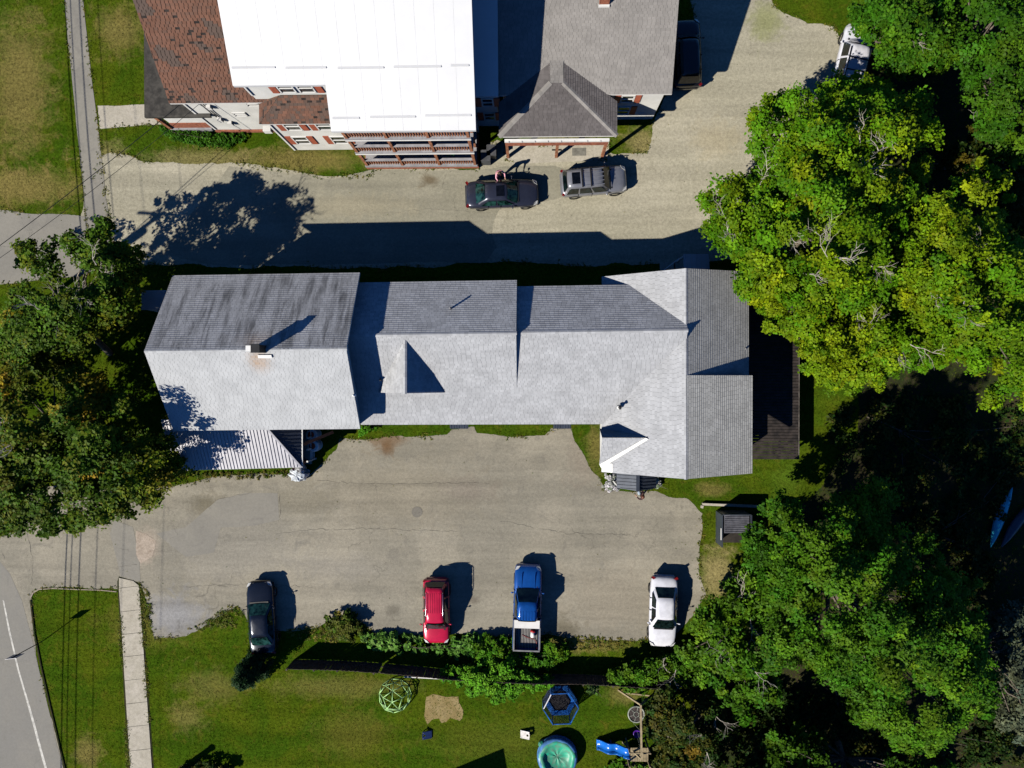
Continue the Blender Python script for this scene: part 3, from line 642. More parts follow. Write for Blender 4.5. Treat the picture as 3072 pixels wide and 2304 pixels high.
# ------------------------------------------------------------------ white building at the top
B2 = root('white_apartment_house', P(1050, 200), 'tall white apartment house with white metal roof and red shutters', 'house')
def wz(y): return 8.3+.5*(y-15.9)
yb, ye = 15.85, 13.72; xW, xE, xs = -16.0, -2.9, -10.95; yr = 23.0
def wp(x, y): return Vector((x, y, wz(y)))
wr_ = MB().slab([wp(xs, ye), wp(xE, ye), wp(xE, yr), wp(xW, yr), wp(xW, yb), wp(xs, yb)], .22).build('roof', m_wroof, B2)
m_seam = M('roof_seam', (.60, .60, .60), .5, .08, 2)
x = xW+.9
while x < xE-.2:
    y0_ = (yb if x < xs else ye)+.03
    one(lambda q: q.bar(wp(x, y0_)+Vector((0, 0, .002)), wp(x, yr-.1)+Vector((0, 0, .002)), .05, .007), 'seam', m_wroof, wr_); x += 1.02
for (u0, u1, v) in ((697, 827, 205), (858, 980, 205), (1014, 1152, 205), (1182, 1324, 202), (1353, 1407, 198), (1000, 1080, 357), (1112, 1248, 354), (1277, 1414, 350)):
    a, b_ = P(u0, v, wz(16.5 if v < 300 else 14.1)), P(u1, v, wz(16.5 if v < 300 else 14.1)); yy = a.y
    sg = one(lambda q: q.bar((a.x, yy, wz(yy)+.018), (b_.x, yy, wz(yy)+.018), .10, .045), 'snow_guard', m_wroof, wr_)
ym_ = 16.15
one(lambda q: q.add([(xW+.25, ym_, 0), (xE-.35, ym_, 0), (xE-.35, 30, 0), (xW+.25, 30, 0), (xW+.25, ym_, wz(ym_)-.25), (xE-.35, ym_, wz(ym_)-.25), (xE-.35, 30, wz(yr)-.25), (xW+.25, 30, wz(yr)-.25), (xE-.35, yr-.2, wz(yr-.2)-.25), (xW+.25, yr-.2, wz(yr-.2)-.25)],
    [(0, 1, 5, 4), (1, 2, 6, 8, 5), (3, 0, 4, 9, 7), (4, 5, 8, 9), (2, 3, 7, 6)]), 'wall', m_siding, B2)
one(lambda q: q.add([(xW, yr, wz(yr)-.01), (xE, yr, wz(yr)-.01), (xE, 33, wz(yr)-3), (xW, 33, wz(yr)-3)], [(0, 1, 2, 3)]), 'roof', m_wroof, B2)
# brick-brown shingles, west wing
m_shb = shinglemat('red_brown_shingle', (.165, .083, .056), alt=(.075, .068, .06))
m_torn = M('torn_underlay', (.03, .022, .018), .9, .35, 3)
def missf(a, b, rd):
    k = math.sin(a*1.7+b*.9)+math.sin(a*.8-b*2.1+1)+math.sin(a*3.1+b*3.7)
    return rd.random() < (.25 if k > 1.4 else .04)
def patch(p):
    k = math.sin(p.x*2.1+p.y*.7)+math.sin(p.x*.9-p.y*2.9+2)+math.sin(p.x*2.7+p.y*4.1+1)
    return .7 if k > 1.45 else random.choice((0, 0, .05, .12, .25))
xw1 = P(508, 310, 5.6).x; e0 = Vector((xw1, P(508, 310, 5.6).y, 5.6)); e1 = Vector((xs+.3, e0.y, 5.6)); k_ = .91; top_ = 4.9
BR = [e0, e1+Vector((-3.4, 0, 0)), e1+Vector((-3.4, top_, top_*k_)), e0+Vector((0, top_, top_*k_))]
br = MB().slab(BR, .16).build('roof', m_trim, B2)
MB().add([p+Vector((0, 0, .003)) for p in BR], [(0, 1, 2, 3)]).build('underlay', m_torn, br)
shingles(br, [p+Vector((0, 0, .006)) for p in BR], m_shb, expo=.145, tabw=.25, var=.12, miss=missf, seed=81, indiv=300, stain=patch, thick=.03, gap=.016)
ym1 = e0.y+.4
one(lambda q: q.add([(xw1+.3, ym1, 0), (xW+.3, ym1, 0), (xW+.3, ym1+8, 0), (xw1+.3, ym1+8, 0), (xw1+.3, ym1, 5.8), (xW+.3, ym1, 5.8), (xW+.3, ym1+4.4, 9.7), (xw1+.3, ym1+4.4, 9.7), (xW+.3, ym1+8, 6.5), (xw1+.3, ym1+8, 6.5)],
    [(0, 1, 5, 4), (1, 2, 8, 6, 5), (3, 0, 4, 7, 9), (2, 3, 9, 8), (4, 5, 6, 7)]), 'wall', m_siding, B2)
one(lambda q: q.bar((xw1+.32, ym1-.03, .4), (xw1+.32, ym1-.03, 5.6), .12, .06, (0, 1, 0)), 'corner_board', m_white, B2)
one(lambda q: q.box((xw1+.5+2.5, ym1-.06, .15), (5.5, .1, .3)), 'brick_base', m_brick, B2)
# power conduit and meters on that wall
mx0 = xw1+1.35
for dx in (0, .16): one(lambda q: q.tube([(mx0+dx, ym1-.06, 5.5), (mx0+dx, ym1-.06, 3.1), (mx0+dx+.05, ym1-.06, 2.6)], .035, 6), 'conduit', m_pipe, B2)
for z, dx in ((4.2, .35), (2.2, .1), (1.6, .5)): one(lambda q: q.box((mx0+dx, ym1-.1, z), (.26, .18, .42)), 'meter_box', m_trim, B2)
window(B2, (xw1+3.0, ym1, 2.9), (0, -1, 0), .75, .5, False); window(B2, (xW-.5, ym1, 4.5), (0, -1, 0), .7, .6, False)
one(lambda q: q.box((xW-1.0, ym1-.18, .7), (.5, .36, .45)), 'air_conditioner', m_trim, B2)
# bay with its own brown hip roof
by = P(888, 450).y; bx0 = P(888, 450).x; bz = 5.4
rb0, rb1 = P(775, 371, bz), P(982, 367, bz); rbt0, rbt1 = Vector((P(838, 285, 6.35).x, 16.1, 6.35)), Vector((xs, 16.1, 6.35))
rb0.x = bx0-.3; rb0.y = rb1.y = by-.3; rb1.x = xs+.1
h1 = [rb0, rb1, rbt1, rbt0]; h2 = [Vector((rb0.x, 16.1, bz)), rb0, rbt0]
for hh, sd_ in ((h1, 82), (h2, 83)):
    o = MB().slab(hh, .12).build('roof', m_trim, B2); MB().add([p+Vector((0, 0, .003)) for p in hh], [tuple(range(len(hh)))]).build('underlay', m_torn, o)
    shingles(o, [p+Vector((0, 0, .006)) for p in hh], m_shb, expo=.145, tabw=.25, var=.15, miss=lambda a, b, r: r.random() < .12, seed=sd_, stain=lambda p: random.choice((0, .2, .5, .7)), thick=.02)
one(lambda q: q.box(((bx0+xs)/2+.6, (by+16.5)/2, 2.6), (xs-bx0+1.2, 16.5-by, 5.2)), 'wall', m_siding, B2)
one(lambda q: q.bar((bx0-.03, by-.03, .1), (bx0-.03, by-.03, 5.2), .12, .08, (0, 1, 0)), 'corner_board', m_white, B2)
wx = xW+.25; 
window(B2, (P(875, 262, 7.3).x-.35, ym_, 7.25), (0, -1, 0), .85, 1.15, False); window(B2, (P(875, 262, 7.3).x+.75, ym_, 7.25), (0, -1, 0), .85, 1.15, False)
for s in (-1, 1): one(lambda q: q.box((P(875, 262, 7.3).x+.2+s*1.28, ym_-.03, 7.25), (.38, .05, 1.25)), 'shutter', m_shutter, B2)
one(lambda q: q.box((xW+.3, ym_-.03, 7.3), (.1, .08, 1.9)), 'corner_board', m_white, B2)
for px_, zc in (((905, 425), 1.9), ((1018, 422), 1.9), ((876, 380), 4.3), ((972, 375), 4.3)):
    c = P(px_[0], px_[1], zc); window(B2, (min(c.x, xs+.3), by, zc), (0, -1, 0), .9, 1.25, True)
# entry porch with flat dark roof at the west end
pw0, pw1 = P(433, 352, 3.0), P(423, 60, 3.0); px1 = xw1+.3
ppts = [Vector((pw0.x, pw0.y, 3.0)), Vector((px1+.9, pw0.y, 3.0)), Vector((px1+.9, ym1-.05, 3.1)), Vector((px1, ym1-.05, 3.1)), Vector((px1, 23, 3.1)), Vector((pw0.x, 23, 3.0))]
one(lambda q: q.slab(ppts, .2), 'porch_roof', m_greyroof, B2)
one(lambda q: q.box(((pw0.x+px1)/2, 19.6, .2), (px1-pw0.x-.5, 6.4, .4)), 'porch_floor', m_greydeck, B2)
one(lambda q: q.box((pw0.x+.9+1.2, pw0.y+.42, .58), (px1-pw0.x-.2, .26, 1.16)), 'brick_base', m_brick, B2)
one(lambda q: q.box((pw0.x+.9+1.2, pw0.y+.42, 1.6), (px1-pw0.x-.2, .16, .88)), 'parapet', m_white, B2)
for x in (pw0.x+.3, px1+.2): one(lambda q: q.box((x, pw0.y+.3, 1.5), (.2, .2, 2.6)), 'post', m_wood, B2)
for y in (18.5, 21): one(lambda q: q.box((pw0.x+.3, y, 1.5), (.2, .2, 2.6)), 'post', m_wood, B2)
# three-level open gallery
gx0, gx1 = -10.55, -3.35; gy = 13.82; gy1 = 15.9; lev = [.85, 3.45, 5.85]
one(lambda q: q.box(((gx0+gx1)/2, (gy+gy1)/2, .3), (gx1-gx0+.2, gy1-gy, .6)), 'gallery_base', m_brick, B2)
for z in lev:
    one(lambda q: q.box(((gx0+gx1)/2, (gy+gy1)/2, z-.08), (gx1-gx0, gy1-gy, .1)), 'gallery_floor', m_greydeck, B2)
    one(lambda q: q.box(((gx0+gx1)/2, gy-.03, z-.16), (gx1-gx0+.1, .06, .26)), 'fascia', m_greydeck, B2)
    if z > 1: one(lambda q: q.box(((gx0+gx1)/2, gy-.075, z-.26), (gx1-gx0+.1, .03, .1)), 'fascia_trim', m_white, B2)
gp = [gx0+.1, -8.15, -5.75, gx1-.1]
for x in gp: one(lambda q: q.box((x, gy+.05, 3.78), (.17, .16, 6.36)), 'post', m_wood, B2)
for y in (15.0,): one(lambda q: q.box((gx1-.1, y, 3.85), (.15, .15, 6.5)), 'post', m_wood, B2)
bal = MB().box((0, 0, 0), (.075, .06, .78)).build('baluster', m_wood, B2, local=True); bal.location = Vector((gx0+.3, gy+.05, lev[0]+.43))-WL[B2]
for z in lev:
    for a, b_ in zip(gp[:-1], gp[1:]):
        one(lambda q: q.box(((a+b_)/2, gy+.05, z+.9), (b_-a-.17, .16, .06)), 'rail_cap', m_greydeck, B2)
        x = a+.2
        while x < b_-.12:
            inst('baluster', bal.data, B2, (x, gy+.05, z+.46)); x += .155
for z0, z1 in ((lev[0], lev[1]), (lev[1], lev[2])):
    a, b_ = Vector((-8.0, gy+.75, z0)), Vector((-5.2, gy+.75, z1))
    for dy in (0, .8): one(lambda q: q.bar(a+Vector((0, dy, -.05)), b_+Vector((0, dy, -.05)), .06, .25), 'stringer', m_greydeck, B2)
    one(lambda q: q.bar(a+Vector((0, 0, .95)), b_+Vector((0, 0, .95)), .1, .07), 'rail_cap', m_greydeck, B2)
    for i in range(11):
        p = a.lerp(b_, (i+.5)/11); one(lambda q: q.box(p+Vector((0, .4, 0)), (.27, .78, .04)), 'stair_tread', m_greydeck, B2)
    for i in range(17): p = a.lerp(b_, (i+.5)/17); inst('baluster', bal.data, B2, p+Vector((0, 0, .48)))
for x in (-9.6, -7, -4.6):
    for z in (1.9, 4.5): window(B2, (x, ym_, z), (0, -1, 0), .85, 1.3, False)
# shaded link wing with pale roof
lx0, lx1 = xE-.4, -1.9
one(lambda q: q.slab([Vector((lx0, 16.4, 5.2)), Vector((lx1+.15, 16.4, 5.2)), Vector((lx1+.15, 27, 7.2)), Vector((lx0, 27, 7.2))], .15), 'roof', m_wroof, B2)
one(lambda q: q.box(((lx0+lx1)/2, 21.7, 2.5), (lx1-lx0, 10.2, 5.0)), 'wall', m_siding, B2)
for z in (1.7, 3.9): window(B2, ((lx0+lx1)/2+.15, 16.6, z), (0, -1, 0), .65, 1.1, True)
# stair rail frame and bins in the gap
# ------------------------------------------------------------------ grey-roofed house at the top right
B3 = root('grey_roofed_house', P(1760, 200), 'low white house with grey shingled roof and hipped entrance canopy', 'house')
m_sg = shinglemat('grey_shingle', (.272, .255, .235)); m_sgd = shinglemat('dark_grey_shingle', (.135, .122, .118)); m_sgn = shinglemat('olive_shingle', (.16, .15, .10))
ex0, ex1, eyS, ehS, ry, rh = -1.85, 8.5, 16.85, 4.2, 21.55, 6.1
roof(B3, [Vector((ex0, eyS, ehS)), Vector((ex1, eyS, ehS)), Vector((ex1, ry, rh)), Vector((ex0, ry, rh))], m_sg, seed=91, var=.07)
roof(B3, [Vector((ex1, ry+4.7, ehS)), Vector((ex0, ry+4.7, ehS)), Vector((ex0, ry, rh)), Vector((ex1, ry, rh))], m_sgn, seed=92, var=.15, thick=.014)  # north slope in a darker olive tone
ridge(B3, (ex0, ry, rh), (ex1, ry, rh), m_sg)
gable_wall(B3, ex0+.3, ex1-.4, eyS+.1, ry*2-eyS-.1, ehS, rh, m_siding)
# shutter and windows of the front wall beside the canopy
yf = eyS+.1
for xx, zc in ((6.0, 1.55),): window(B3, (xx, yf, zc), (0, -1, 0), .75, 1.15, True)
window(B3, (6.0, yf, 3.35), (0, -1, 0), .75, 1.0, True); 
one(lambda q: q.box((7.25, yf-.02, 1.0), (.25, .05, .25)), 'vent_cover', m_white, B3)
# chimney of real bricks
bc = P(1812, 45, 6.0); chb = one(lambda q: q.box((bc.x, ry-.1, 6.4), (.5, .5, 1.5)), 'chimney', m_brick, B3)
bk = MB().box((0, 0, 0), (.155, .03, .056)).build('brick', m_brick, chb, local=True); bk.location = Vector((bc.x, ry-.1-.255, 5.9))-WL[B3]
z = 5.72; r_ = 0
while z < 7.12:
    for f in range(4):
        for i in range(3):
            o_ = (i-1)*.165+(.04 if r_ % 2 else -.04); q = Matrix.Rotation(f*math.pi/2, 3, 'Z') @ Vector((o_, -.255, 0))
            inst('brick', bk.data, chb, Vector((bc.x, ry-.1, z))+q, (0, 0, f*math.pi/2))
    z += .066; r_ += 1
one(lambda q: q.box((bc.x, ry-.1, 7.17), (.58, .58, .07)), 'chimney_crown', m_brick, chb)
one(lambda q: q.box((bc.x, ry-.42, 5.98), (.62, .14, .12)), 'flashing', m_white, chb)
# hipped canopy
cz = 4.05; cS0, cS1 = P(1497, 414, cz), P(1851, 404, cz); ap0, ap1 = P(1650, 250, 4.85), P(1690, 248, 4.85)
ys_ = (cS0.y+cS1.y)/2; ya = (ap0.y+ap1.y)/2; cS0.y = cS1.y = ys_; ap0.y = ap1.y = ya
ymt = eyS+(4.85-ehS)/((rh-ehS)/(ry-eyS)); ymb = eyS-.35
roof(B3, [cS0, cS1, ap1, ap0], m_sgd, seed=93, var=.13, thick=.016)
roof(B3, [cS1, Vector((cS1.x, ymb, cz)), Vector((ap1.x, ymt, 4.85)), ap1], m_sgd, seed=94, var=.13, thick=.02)
roof(B3, [Vector((cS0.x, ymb, cz)), cS0, ap0, Vector((ap0.x, ymt, 4.85))], m_sgd, seed=95, var=.13)
roof(B3, [ap0, ap1, Vector((ap1.x, ymt+.1, 4.9)), Vector((ap0.x, ymt+.1, 4.9))], m_sg, seed=96, var=.1)
ridge(B3, cS0+Vector((0, 0, .02)), ap0+Vector((0, 0, .02)), m_sg, .3); ridge(B3, cS1+Vector((0, 0, .02)), ap1+Vector((0, 0, .02)), m_sg, .3)
fy = 14.32; fx0, fx1 = P(1514, 430, 3.6).x, P(1827, 425, 3.6).x
one(lambda q: q.box(((fx0+fx1)/2, fy, 3.72), (fx1-fx0, .16, .2)), 'gutter', m_white, B3)
for i in range(8): one(lambda q: q.box((fx0+(i+.3)*(fx1-fx0)/8, fy-.09, 3.78), (.06, .05, .16)), 'gutter_bracket', m_trim, B3)
one(lambda q: q.box(((fx0+fx1)/2, fy+.03, 3.28), (fx1-fx0-.05, .14, .66)), 'beam', m_brick, B3)
for u in (1524, 1668, 1806):
    p = P(u, 473); one(lambda q: q.box((p.x, 14.55, 1.48), (.17, .17, 2.94)), 'post', m_wood, B3)
p = P(1668, 470); one(lambda q: q.box((p.x, 14.55, 1.35), (.62, .08, .08)), 'post_bracket', m_dark, B3)
one(lambda q: q.box((P(1737, 440).x, 14.85, .022), (.9, .5, .02)), 'door_mat', M('mat_grey', (.2, .19, .16), .9), B3)
# shed beyond the lower edge whose roof shades the lawn
sq = [P(u, v) for u, v in ((1155, 2446), (1318, 2380), (1345, 2530), (1190, 2590))]
B4 = root('neighbour_shed', (sq[0].x, sq[0].y, 0), 'shed beyond the lower edge casting a shadow on the lawn', 'shed')
one(lambda q: q.prism([(p.x, p.y) for p in sq], 0, 3.85), 'wall', m_siding, B4)
one(lambda q: q.prism([(p.x, p.y) for p in sq], 3.86, 4.0), 'roof', m_metald, B4)
# ------------------------------------------------------------------ vehicles (x forward, y left)
def subs(o, n=1):
    md = o.modifiers.new('round', 'SUBSURF'); md.levels = n; md.render_levels = n; return o
def loft(secs, name, m, parent, sub=1):
    n = len(secs[0]); V = [p for s in secs for p in s]; F = []
    for i in range(len(secs)-1):
        for k in range(n-1): F.append((i*n+k, i*n+k+1, (i+1)*n+k+1, (i+1)*n+k))
        F.append((i*n+n-1, i*n, (i+1)*n, (i+1)*n+n-1))
    F.append(tuple(range(n-1, -1, -1))); F.append(tuple(range((len(secs)-1)*n, len(secs)*n)))
    o = mk(name, V, F, m, parent, True, True)
    return subs(o, sub) if sub else o
def wheel(parent, x, y, r, s, rimm):
    wn = MB(); pr = [(r*.62, .1), (r*.9, .11), (r, .06), (r, -.06), (r*.9, -.11), (r*.62, -.1)]
    V = []; F = []; n = 18
    for rr, yy in pr:
        for k in range(n): t = 2*math.pi*k/n; V.append((x+rr*math.cos(t), y+yy, r+rr*math.sin(t)))
    for i in range(len(pr)-1):
        for k in range(n): F.append((i*n+k, i*n+(k+1) % n, (i+1)*n+(k+1) % n, (i+1)*n+k))
    o = mk('wheel', V, F, m_rubber, parent, True, True)
    V = []; F = []
    for rr, yy in ((r*.63, .085), (r*.5, .07), (r*.15, .1)):
        for k in range(n): t = 2*math.pi*k/n; V.append((x+rr*math.cos(t), y+s*yy, r+rr*math.sin(t)))
    for i in range(2):
        for k in range(n): F.append((i*n+k, i*n+(k+1) % n, (i+1)*n+(k+1) % n, (i+1)*n+k))
    F.append(tuple(range(2*n, 3*n))); mk('rim', V, F, rimm, o, True, True)
def quadpanel(parent, name, c4, m, bulge, nrm_out, off=.012, n=5, inset=(.06, .06), smooth=True):
    """curved glass panel on 4 corners a,b (bottom), c,d (top: above b, above a)"""
    a, b, c, d = [Vector(p) for p in c4]; V = []; F = []; nn = Vector(nrm_out).normalized()
    for i in range(n+1):
        for j in range(n+1):
            s = inset[0]+(1-2*inset[0])*i/n; t = inset[1]+(1-2*inset[1])*j/n
            p = a.lerp(b, s).lerp(d.lerp(c, s), t); p = p+nn*(off+bulge*(1-(2*i/n-1)**2)); V.append(p)
    for i in range(n):
        for j in range(n): k = i*(n+1)+j; F.append((k, k+n+1, k+n+2, k+1))
    o = mk(name, V, F, m, parent, smooth, True)
    if o.data.polygons[0].normal.dot(nn) < 0: o.data.flip_normals()
    return o
def car(name, label, px, heading, L, W, H, paint, kind='sedan', glass=None, sunroof=False, rails=None, group=None, cat='car', rimm=None, rearrail=False, frontlamp=None):
    p = P(px[0], px[1], .75); t = root(name, (p.x, p.y, .018), label, cat, group, R(heading))
    glass = glass or m_cglass; hw = W/2; rimm = rimm or m_chrome
    if kind == 'sedan':
        st = [(0, .74, .72), (.02, .86, .86), (.06, .94, .94), (.16, .99, .975), (.32, 1, .95), (.5, 1, .93), (.66, 1, .93), (.72, .99, .90), (.86, .97, .82), (.945, .90, .73), (.985, .78, .64), (1, .66, .57)]
        cab = (.135, .70, .29, .555); rw, bw2 = .64, .90
    elif kind == 'suv':
        st = [(0, .86, .84), (.02, .94, .96), (.08, .98, 1.0), (.3, 1, .98), (.5, 1, .97), (.68, 1, .98), (.75, .99, .99), (.9, .97, .93), (.96, .92, .85), (.99, .82, .72), (1, .74, .62)]
        cab = (.035, .735, .09, .61); rw, bw2 = .70, .92
    else:
        st = [(0, .92, .90), (.02, .98, 1.0), (.3, 1, 1.02), (.42, 1, 1.04), (.66, 1, 1.04), (.72, .99, 1.06), (.9, .97, 1.0), (.96, .93, .9), (.99, .86, .75), (1, .8, .62)]
        cab = (.385, .735, .40, .60); rw, bw2 = .70, .91
    secs = []; bedx = .375
    def sec(x, wf, zt, bed=False):
        w_ = hw*wf; c = .035
        return [(x, -w_*.90, .24), (x, -w_, .5), (x, -w_*.99, zt-.12), (x, -w_*.90, zt-.015), (x, -w_*.45, zt+c*.8), (x, 0, zt+c), (x, w_*.45, zt+c*.8), (x, w_*.90, zt-.015), (x, w_*.99, zt-.12), (x, w_, .5), (x, w_*.90, .24)]
    if kind == 'pickup':
        b0 = [s for s in st if s[0] > .37]; b0 = [(.37, 1, 1.03)]+b0
        loft([sec((f-.5)*L, wf, zt) for f, wf, zt in b0], 'body', paint, t, 1)
        # open bed: two sides, tailgate, floor
        xr, xf = -L/2+.05, (bedx-.5)*L; bz = 1.03
        for s in (-1, 1):
            loft([[(x, s*(hw-.02)*wf2, .45), (x, s*hw*wf2, .7), (x, s*(hw-.02)*wf2, bz-.02), (x, s*(hw-.05)*wf2, bz), (x, s*(hw-.13)*wf2, bz), (x, s*(hw-.15)*wf2, bz-.04), (x, s*(hw-.15)*wf2, .6)] for x, wf2 in ((xr, .97), (xr+.2, 1), ((xr+xf)/2, 1), (xf, 1))], 'bed_side', paint, t, 0)
            one(lambda q: q.box(((xr+xf)/2, s*(hw-.09), bz+.012), (xf-xr-.1, .1, .025)), 'bed_rail', m_greyrail, t, False, True)
        one(lambda q: q.box((xr+.03, 0, .78), (.07, W-.12, .52)), 'tailgate', paint, t, False, True)
        one(lambda q: q.box((xr+.03, 0, bz+.02), (.09, W-.12, .03)), 'bed_rail', m_greyrail, t, False, True)
        fl = one(lambda q: q.box(((xr+xf)/2, 0, .60), (xf-xr, W-.3, .05)), 'bed_floor', m_bedliner, t, False, True)
        for i in range(14): one(lambda q: q.box(((xr+xf)/2, -hw+.28+i*(W-.56)/13, .635), (xf-xr-.06, .045, .025)), 'floor_rib', m_bedrib, fl, False, True)
        one(lambda q: q.box((xr-.02, 0, .52), (.16, W*.9, .16)), 'bumper', m_chrome, t, False, True)
    else:
        loft([sec((f-.5)*L, wf, zt) for f, wf, zt in st], 'body', paint, t, 1)
    # dark sills and underbody
    one(lambda q: q.box((0, 0, .26), (L*.9, W*.86, .12)), 'underbody', m_black, t, False, True)
    xb0, xb1, xt0, xt1 = [(f-.5)*L for f in cab]; zb0 = .93 if kind == 'sedan' else .97 if kind == 'suv' else 1.03; wb = hw*bw2; wr2 = hw*rw; zr = H-.045
    # cabin shell
    secs = []
    def cs(xa, xb_, wv, z, rnd):   # rounded rectangle ring
        return [(xa+rnd, -wv, z), (xa, -wv+rnd, z), (xa-.02, 0, z), (xa, wv-rnd, z), (xa+rnd, wv, z), (xb_-rnd, wv, z), (xb_, wv-rnd, z), (xb_+.06, 0, z), (xb_, -wv+rnd, z), (xb_-rnd, -wv, z)]
    r0, r1, r2 = cs(xb0, xb1, wb, zb0-.06, .12), cs(xt0, xt1, wr2, zr, .1), cs(xt0+.12, xt1-.12, wr2-.14, H, .08)
    V = r0+r1+r2; n = 10; F = []
    for a in (0, n):
        for k in range(n): F.append((a+k, a+n+k, a+n+(k+1) % n, a+(k+1) % n))
    F.append(tuple(range(2*n, 3*n))[::-1])
    o = mk('roof', V, F, paint, t, True, True); bm = bmesh.new(); bm.from_mesh(o.data); bmesh.ops.recalc_face_normals(bm, faces=bm.faces); bm.to_mesh(o.data); bm.free(); subs(o, 1)
    zb = zb0+.0
    A = lambda x, y, z: (x, y, z)
    quadpanel(t, 'windshield', [A(xb1+.03, -wb+.02, zb), A(xb1+.03, wb-.02, zb), A(xt1+.02, wr2-.04, zr-.02), A(xt1+.02, -wr2+.04, zr-.02)], glass, .05, (.75, 0, .65), .03, 6, (.035, .05))
    quadpanel(t, 'rear_window', [A(xb0, wb-.06, zb), A(xb0, -wb+.06, zb), A(xt0, -wr2+.05, zr-.02), A(xt0, wr2-.05, zr-.02)], glass, .02, (-.75, 0, .65) if kind == 'sedan' else (-.95, 0, .3), .03, 6, (.06, .1))
    xm = (xb0+xb1)/2-.05
    for s in (-1, 1):
        nr = (0, s*1.0, .45)
        for f0, f1 in (((.10, .50), (.53, .93)) if kind != 'suv' else ((.04, .30), (.33, .62), (.65, .95))):
            bx = lambda f: xb0+(xb1-xb0)*f; tx = lambda f: xt0+(xt1-xt0)*f
            c4 = [A(bx(f0), s*(wb-.005), zb+.02), A(bx(f1), s*(wb-.005), zb+.02), A(tx(f1), s*(wr2+.01), zr-.05), A(tx(f0), s*(wr2+.01), zr-.05)]
            quadpanel(t, 'side_window', c4, glass, 0, nr, .02, 3, (.03, .06))
        mp = A(xb1-.28*(1 if kind == 'sedan' else .9), s*(hw+.09), zb+.1)
        b = MB(); b.box(mp, (.13, .2, .13)); b.bar((mp[0], s*(wb), zb+.03), (mp[0], s*(hw+.05), zb+.07), .06, .05); subs(b.build('mirror', paint if rearrail != 'x' else m_black, t, True, True), 1)
        for xx in (-.30 if kind != 'pickup' else -.315, .315): wheel(t, xx*L, s*(hw-.1), .33 if kind == 'sedan' else .37, s, rimm)
        # lamps
        zf = dict((k, v) for k, v in (('sedan', .70), ('suv', .82), ('pickup', .88)))[kind]
        xf_ = L/2; 
        hl = [A(xf_-.36, s*hw*.93, zf+.02), A(xf_-.10, s*hw*.80, zf-.05), A(xf_-.07, s*hw*.56, zf-.0), A(xf_-.26, s*hw*.70, zf+.075)]
        o = mk('headlight', hl+[A(q[0], q[1], q[2]-.1) for q in hl], [(0, 1, 2, 3), (4, 5, 1, 0), (5, 6, 2, 1), (6, 7, 3, 2), (7, 4, 0, 3)], frontlamp or m_lamp, t, False, True)
        o.location.z += .02
        ztl = .86 if kind == 'sedan' else .92
        one(lambda q: q.box((-L/2+.13, s*hw*.80, ztl-.05), (.16, .24, .12), rz=s*.55), 'taillight', m_red, t, False, True)
    if kind != 'pickup': one(lambda q: q.box((-L/2+.04, 0, .55), (.14, W*.72, .16)), 'bumper', paint, t, False, True)
    if sunroof:
        f0, f1 = sunroof; xa, xb_ = xt0+(xt1-xt0)*f0, xt0+(xt1-xt0)*f1
        one(lambda q: q.box(((xa+xb_)/2, 0, H-.004), (xb_-xa, wr2*1.15, .022)), 'sunroof', m_sunroof, t, False, True)
    if rails:
        for s in (-1, 1): one(lambda q: q.tube([(xt0+.25, s*(wr2-.08), H-.01), (xt0+.4, s*(wr2-.07), H+.05), (xt1-.5, s*(wr2-.07), H+.04), (xt1-.3, s*(wr2-.08), H-.02)], .022, 6), 'roof_rail', rails, t, True, True)
    # door gaps, wipers
    for s in (-1, 1):
        for xx in ((xb0+(xb1-xb0)*.30, xb0+(xb1-xb0)*.60, xb1-.12) if kind != 'pickup' else (xb0+.12, xb0+(xb1-xb0)*.5, xb1-.12)):
            one(lambda q: q.box((xx, s*(hw*.955), .66), (.014, hw*.1, .56)), 'door_gap', m_black, t, False, True)
        one(lambda q: q.tube([(xb1+.06, s*.12-.05, zb0+.045), (xb1-.16, s*.12-.42, zb0+.17)], .011, 4), 'wiper', m_black, t, False, True)
    one(lambda q: q.box((L/2-.16, 0, .60 if kind == 'sedan' else .72), (.12, W*.5, .14)), 'grille', m_black, t, False, True)
    one(lambda q: q.box((L/2-.03, 0, .46), (.03, .5, .11)), 'number_plate', m_lamp, t, False, True)
    # wiper cowl
    one(lambda q: q.box((xb1+.10, 0, zb0+.005), (.10, wb*1.5, .03)), 'cowl', m_black, t, False, True)
    return t, (xt0, xt1, wr2, H, xb0, xb1, wb, zb0, hw)
m_greyrail = M('bed_rail_grey', (.2, .2, .2), .6, world=False); m_bedliner = M('bed_liner', (.03, .03, .032), .6, world=False); m_bedrib = M('bed_rib', (.30, .28, .26), .55, world=False)
m_sunroof = M('sunroof_glass', (.004, .005, .008), .12, .3, spec=.3, world=False)
m_cgreen = M('green_tint_glass', (.012, .045, .04), .06, .6, 3, spec=.5, world=False)
car('dark_sedan', 'dark grey sedan with sunroof parked beside the woman in pink', (1506, 581), 2.0, 4.72, 1.82, 1.43, carpaint('paint_graphite', (.030, .034, .055), .3), 'sedan', m_cgreen, sunroof=(.52, .92))
t, g_ = car('silver_suv', 'silver sport utility car with black roof bars and sunroof by the canopy', (1781, 543), 4.4, 4.25, 1.8, 1.72, carpaint('paint_silver', (.27, .275, .30), .45, .35), 'suv', sunroof=(.13, .36))
for f in (.42, .67): one(lambda q: q.box((g_[0]+(g_[1]-g_[0])*f, 0, g_[3]+.06), (.09, g_[2]*1.95, .04)), 'roof_bar', m_black, t, False, True)
for i in range(5): one(lambda q: q.box(((g_[0]+g_[1])/2+.55, -.5+i*.25, g_[3]+.002), (1.3, .05, .016)), 'roof_ridge', bpy.data.materials['paint_silver'], t, False, True)
